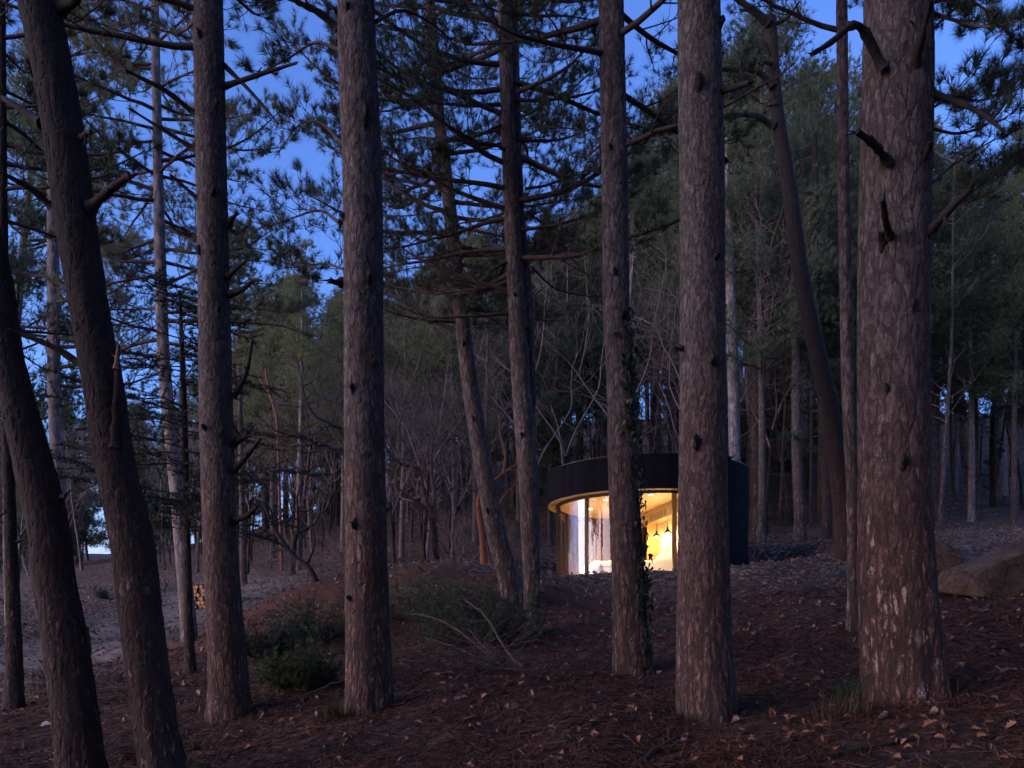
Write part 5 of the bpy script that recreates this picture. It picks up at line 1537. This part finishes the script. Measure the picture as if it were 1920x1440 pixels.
# fallen needles, leaves and small debris
def litter():
    r = np.random.default_rng(99)
    n = 105000
    Y = 3.3 * (13.0 / 3.3) ** r.random(n)
    x = (r.random(n) * 1.5 - 0.75) * Y + r.normal(size=n) * 0.2
    keep = (fbm(x * 1.3, Y * 1.3, 41, 3) + 0.75 > r.random(n) * 0.9)
    x, Y = x[keep], Y[keep]; n = len(x)
    z = ground(x, Y) + 0.004 + 0.028 * r.random(n)
    a = r.random(n) * 6.283
    L = 0.035 + 0.035 * r.random(n)
    tilt = r.normal(size=n) * 0.28
    d = np.stack([np.cos(a), np.sin(a), tilt], -1)
    e = 0.02
    sl = (ground(x + e, Y) - ground(x - e, Y)) / (2 * e), (ground(x, Y + e) - ground(x, Y - e)) / (2 * e)
    d[:, 2] += d[:, 0] * sl[0] + d[:, 1] * sl[1]
    p = np.stack([x, Y, z], -1)
    sd = np.stack([-np.sin(a), np.cos(a), r.normal(size=n) * 0.5], -1)
    w = (0.0011 + 0.00035 * Y)[:, None]
    bend = np.stack([-np.sin(a), np.cos(a), np.ones(n) * 0.3], -1) * (r.normal(size=n) * 0.008)[:, None]
    v = np.stack([p - d * L[:, None] - sd * w * 0.5, p - d * L[:, None] + sd * w * 0.5, p + bend + sd * w, p + bend - sd * w, p + d * L[:, None]], 1).reshape(-1, 3)
    k = np.arange(n)[:, None] * 5
    mb = MB(); mb.add(v, k + [0, 1, 2, 3], 0, False); mb.add(v, k + [3, 2, 4], 0, False)
    tag(mb.build('fallen_needles', M['litter']), 'rust-brown pine needles strewn over the near forest floor', 'needles', kind='stuff')
litter()

def twig_litter():
    r = np.random.default_rng(123); mb = MB()
    for i in range(900):
        Y = 3.5 * (14 / 3.5) ** r.random(); x = (r.random() * 1.5 - 0.75) * Y
        a = r.random() * 6.283; L = 0.06 + 0.22 * r.random() ** 2
        t = np.linspace(-0.5, 0.5, 4)
        px_, py_ = x + np.cos(a) * L * t + r.normal(size=4) * 0.008, Y + np.sin(a) * L * t + r.normal(size=4) * 0.008
        mb.tube(np.stack([px_, py_, ground(px_, py_) + 0.012 + 0.02 * r.random()], -1), np.linspace(0.005, 0.002, 4) * (0.5 + r.random()), 4, cap=False)
    tag(mb.build('twig_litter', M['twig']), 'short dark twigs scattered among the needles', 'twigs', kind='stuff')
twig_litter()

def oak_leaf_mesh(seed, big=True):
    """a lobed oak leaf, curled along its midrib"""
    r = np.random.default_rng(seed)
    half = [(0, 0.0), (0.06, 0.12), (0.22, 0.22), (0.13, 0.32), (0.33, 0.45), (0.20, 0.56), (0.36, 0.70), (0.20, 0.80), (0.16, 0.93), (0, 1.0)]
    if not big: half = [half[0], half[2], half[3], half[4], half[5], half[6], half[9]]
    mid = [(0, y) for _, y in half]
    curl, bend, tw = 0.5 + 0.9 * r.random(), r.normal() * 0.5, r.normal() * 0.3
    def pt(x, y):
        z = abs(x) ** 1.3 * curl + bend * (y - 0.5) ** 2 + tw * x * (y - 0.5)
        return (x, y - 0.5, z)
    v = [pt(*m) for m in mid] + [pt(x, y) for x, y in half[1:-1]] + [pt(-x, y) for x, y in half[1:-1]]
    n = len(half); f = []
    for s in (0, 1):
        o = n + s * (n - 2) - 1
        for i in range(n - 1):
            a, b = i, i + 1
            c_ = (o + i + 1) if i + 1 < n - 1 else None
            d_ = (o + i) if i > 0 else None
            if d_ is None: f.append((a, c_, b))
            elif c_ is None: f.append((a, d_, b))
            else: f.append((a, d_, c_)); f.append((a, c_, b))
    mb = MB(); mb.add(v, f, 0, True)
    if big:
        mb.tube([(0, -0.75, 0.05), (0, -0.5, bend * 0.25)], [0.012, 0.012], 3)
    return mb
LEAF = [oak_leaf_mesh(i).mesh('leaf', M['leaf']) for i in range(5)]
def leaves():
    r = random.Random(17)
    spots = [(1710, 1340, 1.0), (1530, 1283, 1.1), (1745, 1367, 1.5), (1700, 1372, 1.2), (1480, 1392, 1.3), (1390, 1412, 1.0), (1545, 1395, 0.9), (1488, 1430, 1.3), (1560, 1436, 1.2), (1680, 1432, 1.1),
             (1830, 1376, 1.1), (1895, 1372, 1.2), (1875, 1395, 1.0), (1820, 1400, 0.9), (1770, 1345, 1.0), (1420, 1326, 0.8), (1800, 1262, 1.5), (1812, 1290, 1.2)]
    for i in range(170):
        spots.append((r.uniform(180, 1920), r.uniform(1335, 1440) if r.random() < 0.7 else r.uniform(1200, 1340), r.uniform(0.6, 1.1)))
    for i, (px, py, s) in enumerate(spots):
        Y = hit(px, py, 2.6, 30); x = (px - CX) / FPX * Y
        o = link('leaf', LEAF[i % 5], GROUND, (x, Y, gz(x, Y) + 0.025 + 0.02 * r.random() + (0.03 if 1790 < px < 1815 and py < 1300 else 0)))
        k = 0.072 * s; o.scale = (k, k, k)
        o.rotation_euler = (r.gauss(0, 0.5) + (0.8 if i in (16, 17) else 0), r.gauss(0, 0.45), r.random() * 6.28)
    # the rest of the dry leaves, nobody could count them
    n = 15000; g = np.random.default_rng(71)
    Y = 3.4 * (30 / 3.4) ** g.random(n) ** 0.85
    x = (g.random(n) * 1.5 - 0.75) * Y
    ok = (np.hypot(x - CAB[0], Y - CAB[1]) > 2.9) & (g.random(n) < np.clip(0.04 + (Y - 6) / 14 + 0.5 * fbm(x * 0.6, Y * 0.6, 61, 3), 0.05, 1))
    x, Y = x[ok], Y[ok]; n = len(x); z = ground(x, Y) + 0.012 + 0.02 * g.random(n)
    mb = MB()
    protos = []
    for i in range(4):
        q = oak_leaf_mesh(20 + i, False); protos.append((q.v[0], q.loops[0].reshape(-1, 3)))
    for i in range(4):
        idx = np.arange(i, n, 4); m = len(idx); pv, pf = protos[i]
        a = g.random(m) * 6.283; s = (0.045 + 0.035 * g.random(m)) * np.clip(1 + (Y[idx] - 8) / 30, 1, 1.6)
        t1, t2 = g.normal(size=m) * 0.5, g.normal(size=m) * 0.5
        X_ = pv[None, :, 0] * np.ones((m, 1)); Y_ = pv[None, :, 1] * np.ones((m, 1)); Z_ = pv[None, :, 2] * np.ones((m, 1))
        Z_ = Z_ + X_ * t1[:, None] + Y_ * t2[:, None]
        ca, sa = np.cos(a)[:, None], np.sin(a)[:, None]
        v = np.stack([(X_ * ca - Y_ * sa) * s[:, None] + x[idx][:, None], (X_ * sa + Y_ * ca) * s[:, None] + Y[idx][:, None], Z_ * s[:, None] + z[idx][:, None]], -1).reshape(-1, 3)
        f = (pf[None] + (np.arange(m) * len(pv))[:, None, None]).reshape(-1, 3)
        mb.add(v, f, 0, True)
    tag(mb.build('leaf_litter', M['leaf_pale']), 'dry brown leaves strewn over the slope and the bank', 'leaves', kind='stuff')
leaves()

for px, Y, h, k, lab in ((62, 44, 9.0, 4, 'bushy young pine on the horizon just right of the leaning trunk nearest the left edge'), (118, 50, 10.0, 4, 'bushy young pine on the horizon against the left side of the torn leaning trunk'),
                         (-10, 47, 10.0, 4, 'bushy young pine on the horizon at the very left edge'), (165, 58, 10.0, 4, 'far bushy pine hidden mostly by the torn leaning trunk'),(455, 27, 12.0, 3, 'thin-crowned olive pine just right of the upright snagged pine'), (560, 31, 12.5, 3, 'sparse olive pine with its top in the gap left of the thick trunk')):
    x = (px - CX) / FPX * Y
    far_pine(x, Y, h, k, lab, None, tone=1 if px > 400 else 0)

# trees standing outside the picture, mirrored in the curved glass
ro = random.Random(4)
for i in range(12):
    x, y = (-9 - 14 * ro.random(), -4 + 26 * ro.random()) if i < 5 else (-6 + 16 * ro.random(), -12 - 12 * ro.random())
    far_pine(x, y, 12 + 4 * ro.random(), ro.choice([0, 1, 3]), 'pine outside the picture whose trunk is mirrored in the cabin glass', 'pines mirrored in the cabin glass')
for i in range(17):  # added out of view to block sky light coming from the right
    x, y = (7.5 + 15 * ro.random(), -9 + 19 * ro.random()) if i < 14 else (-2 + 16 * ro.random(), -22 + 10 * ro.random())
    if x < 0.75 * y + 3.5: x = 0.75 * y + 3.5 + 2 * ro.random()
    far_pine(x, y, 11 + 5 * ro.random(), ro.choice([0, 2, 4]), 'dense unseen pine added right of the camera to block sky light', 'unseen pines added on the right for shade')

for i in range(13):  # added out of view to block overhead sky and darken near trunks and ground
    x, y = (-2.5 + 10 * ro.random(), -3.5 - 8 * ro.random()) if i < 11 else (6 + 2.5 * ro.random(), -5 + 5 * ro.random())
    far_pine(x, y, 13 + 4 * ro.random(), ro.choice([0, 2, 2]), 'tall unseen pine added behind the camera to block sky light', 'unseen pines added behind the camera for shade')

# labels of the far trees: alike ones in the same place are told apart by height, larger sets share one label
by = {}
for t, lab, grp in FARLOG:
    by.setdefault(lab, []).append((t, grp))
for lab, lst in by.items():
    lst.sort(key=lambda q: -q[0].scale.z)
    n = len(lst)
    for i, (t, grp) in enumerate(lst):
        if n == 2: t['label'] = ('taller ', 'shorter ')[i] + lab
        elif n == 3: t['label'] = ('tallest ', 'middle-sized ', 'shortest ')[i] + lab
        else: t['label'] = lab
        t['group'] = grp.replace('bushs', 'bushes') if n < 4 else 'alike ' + lab
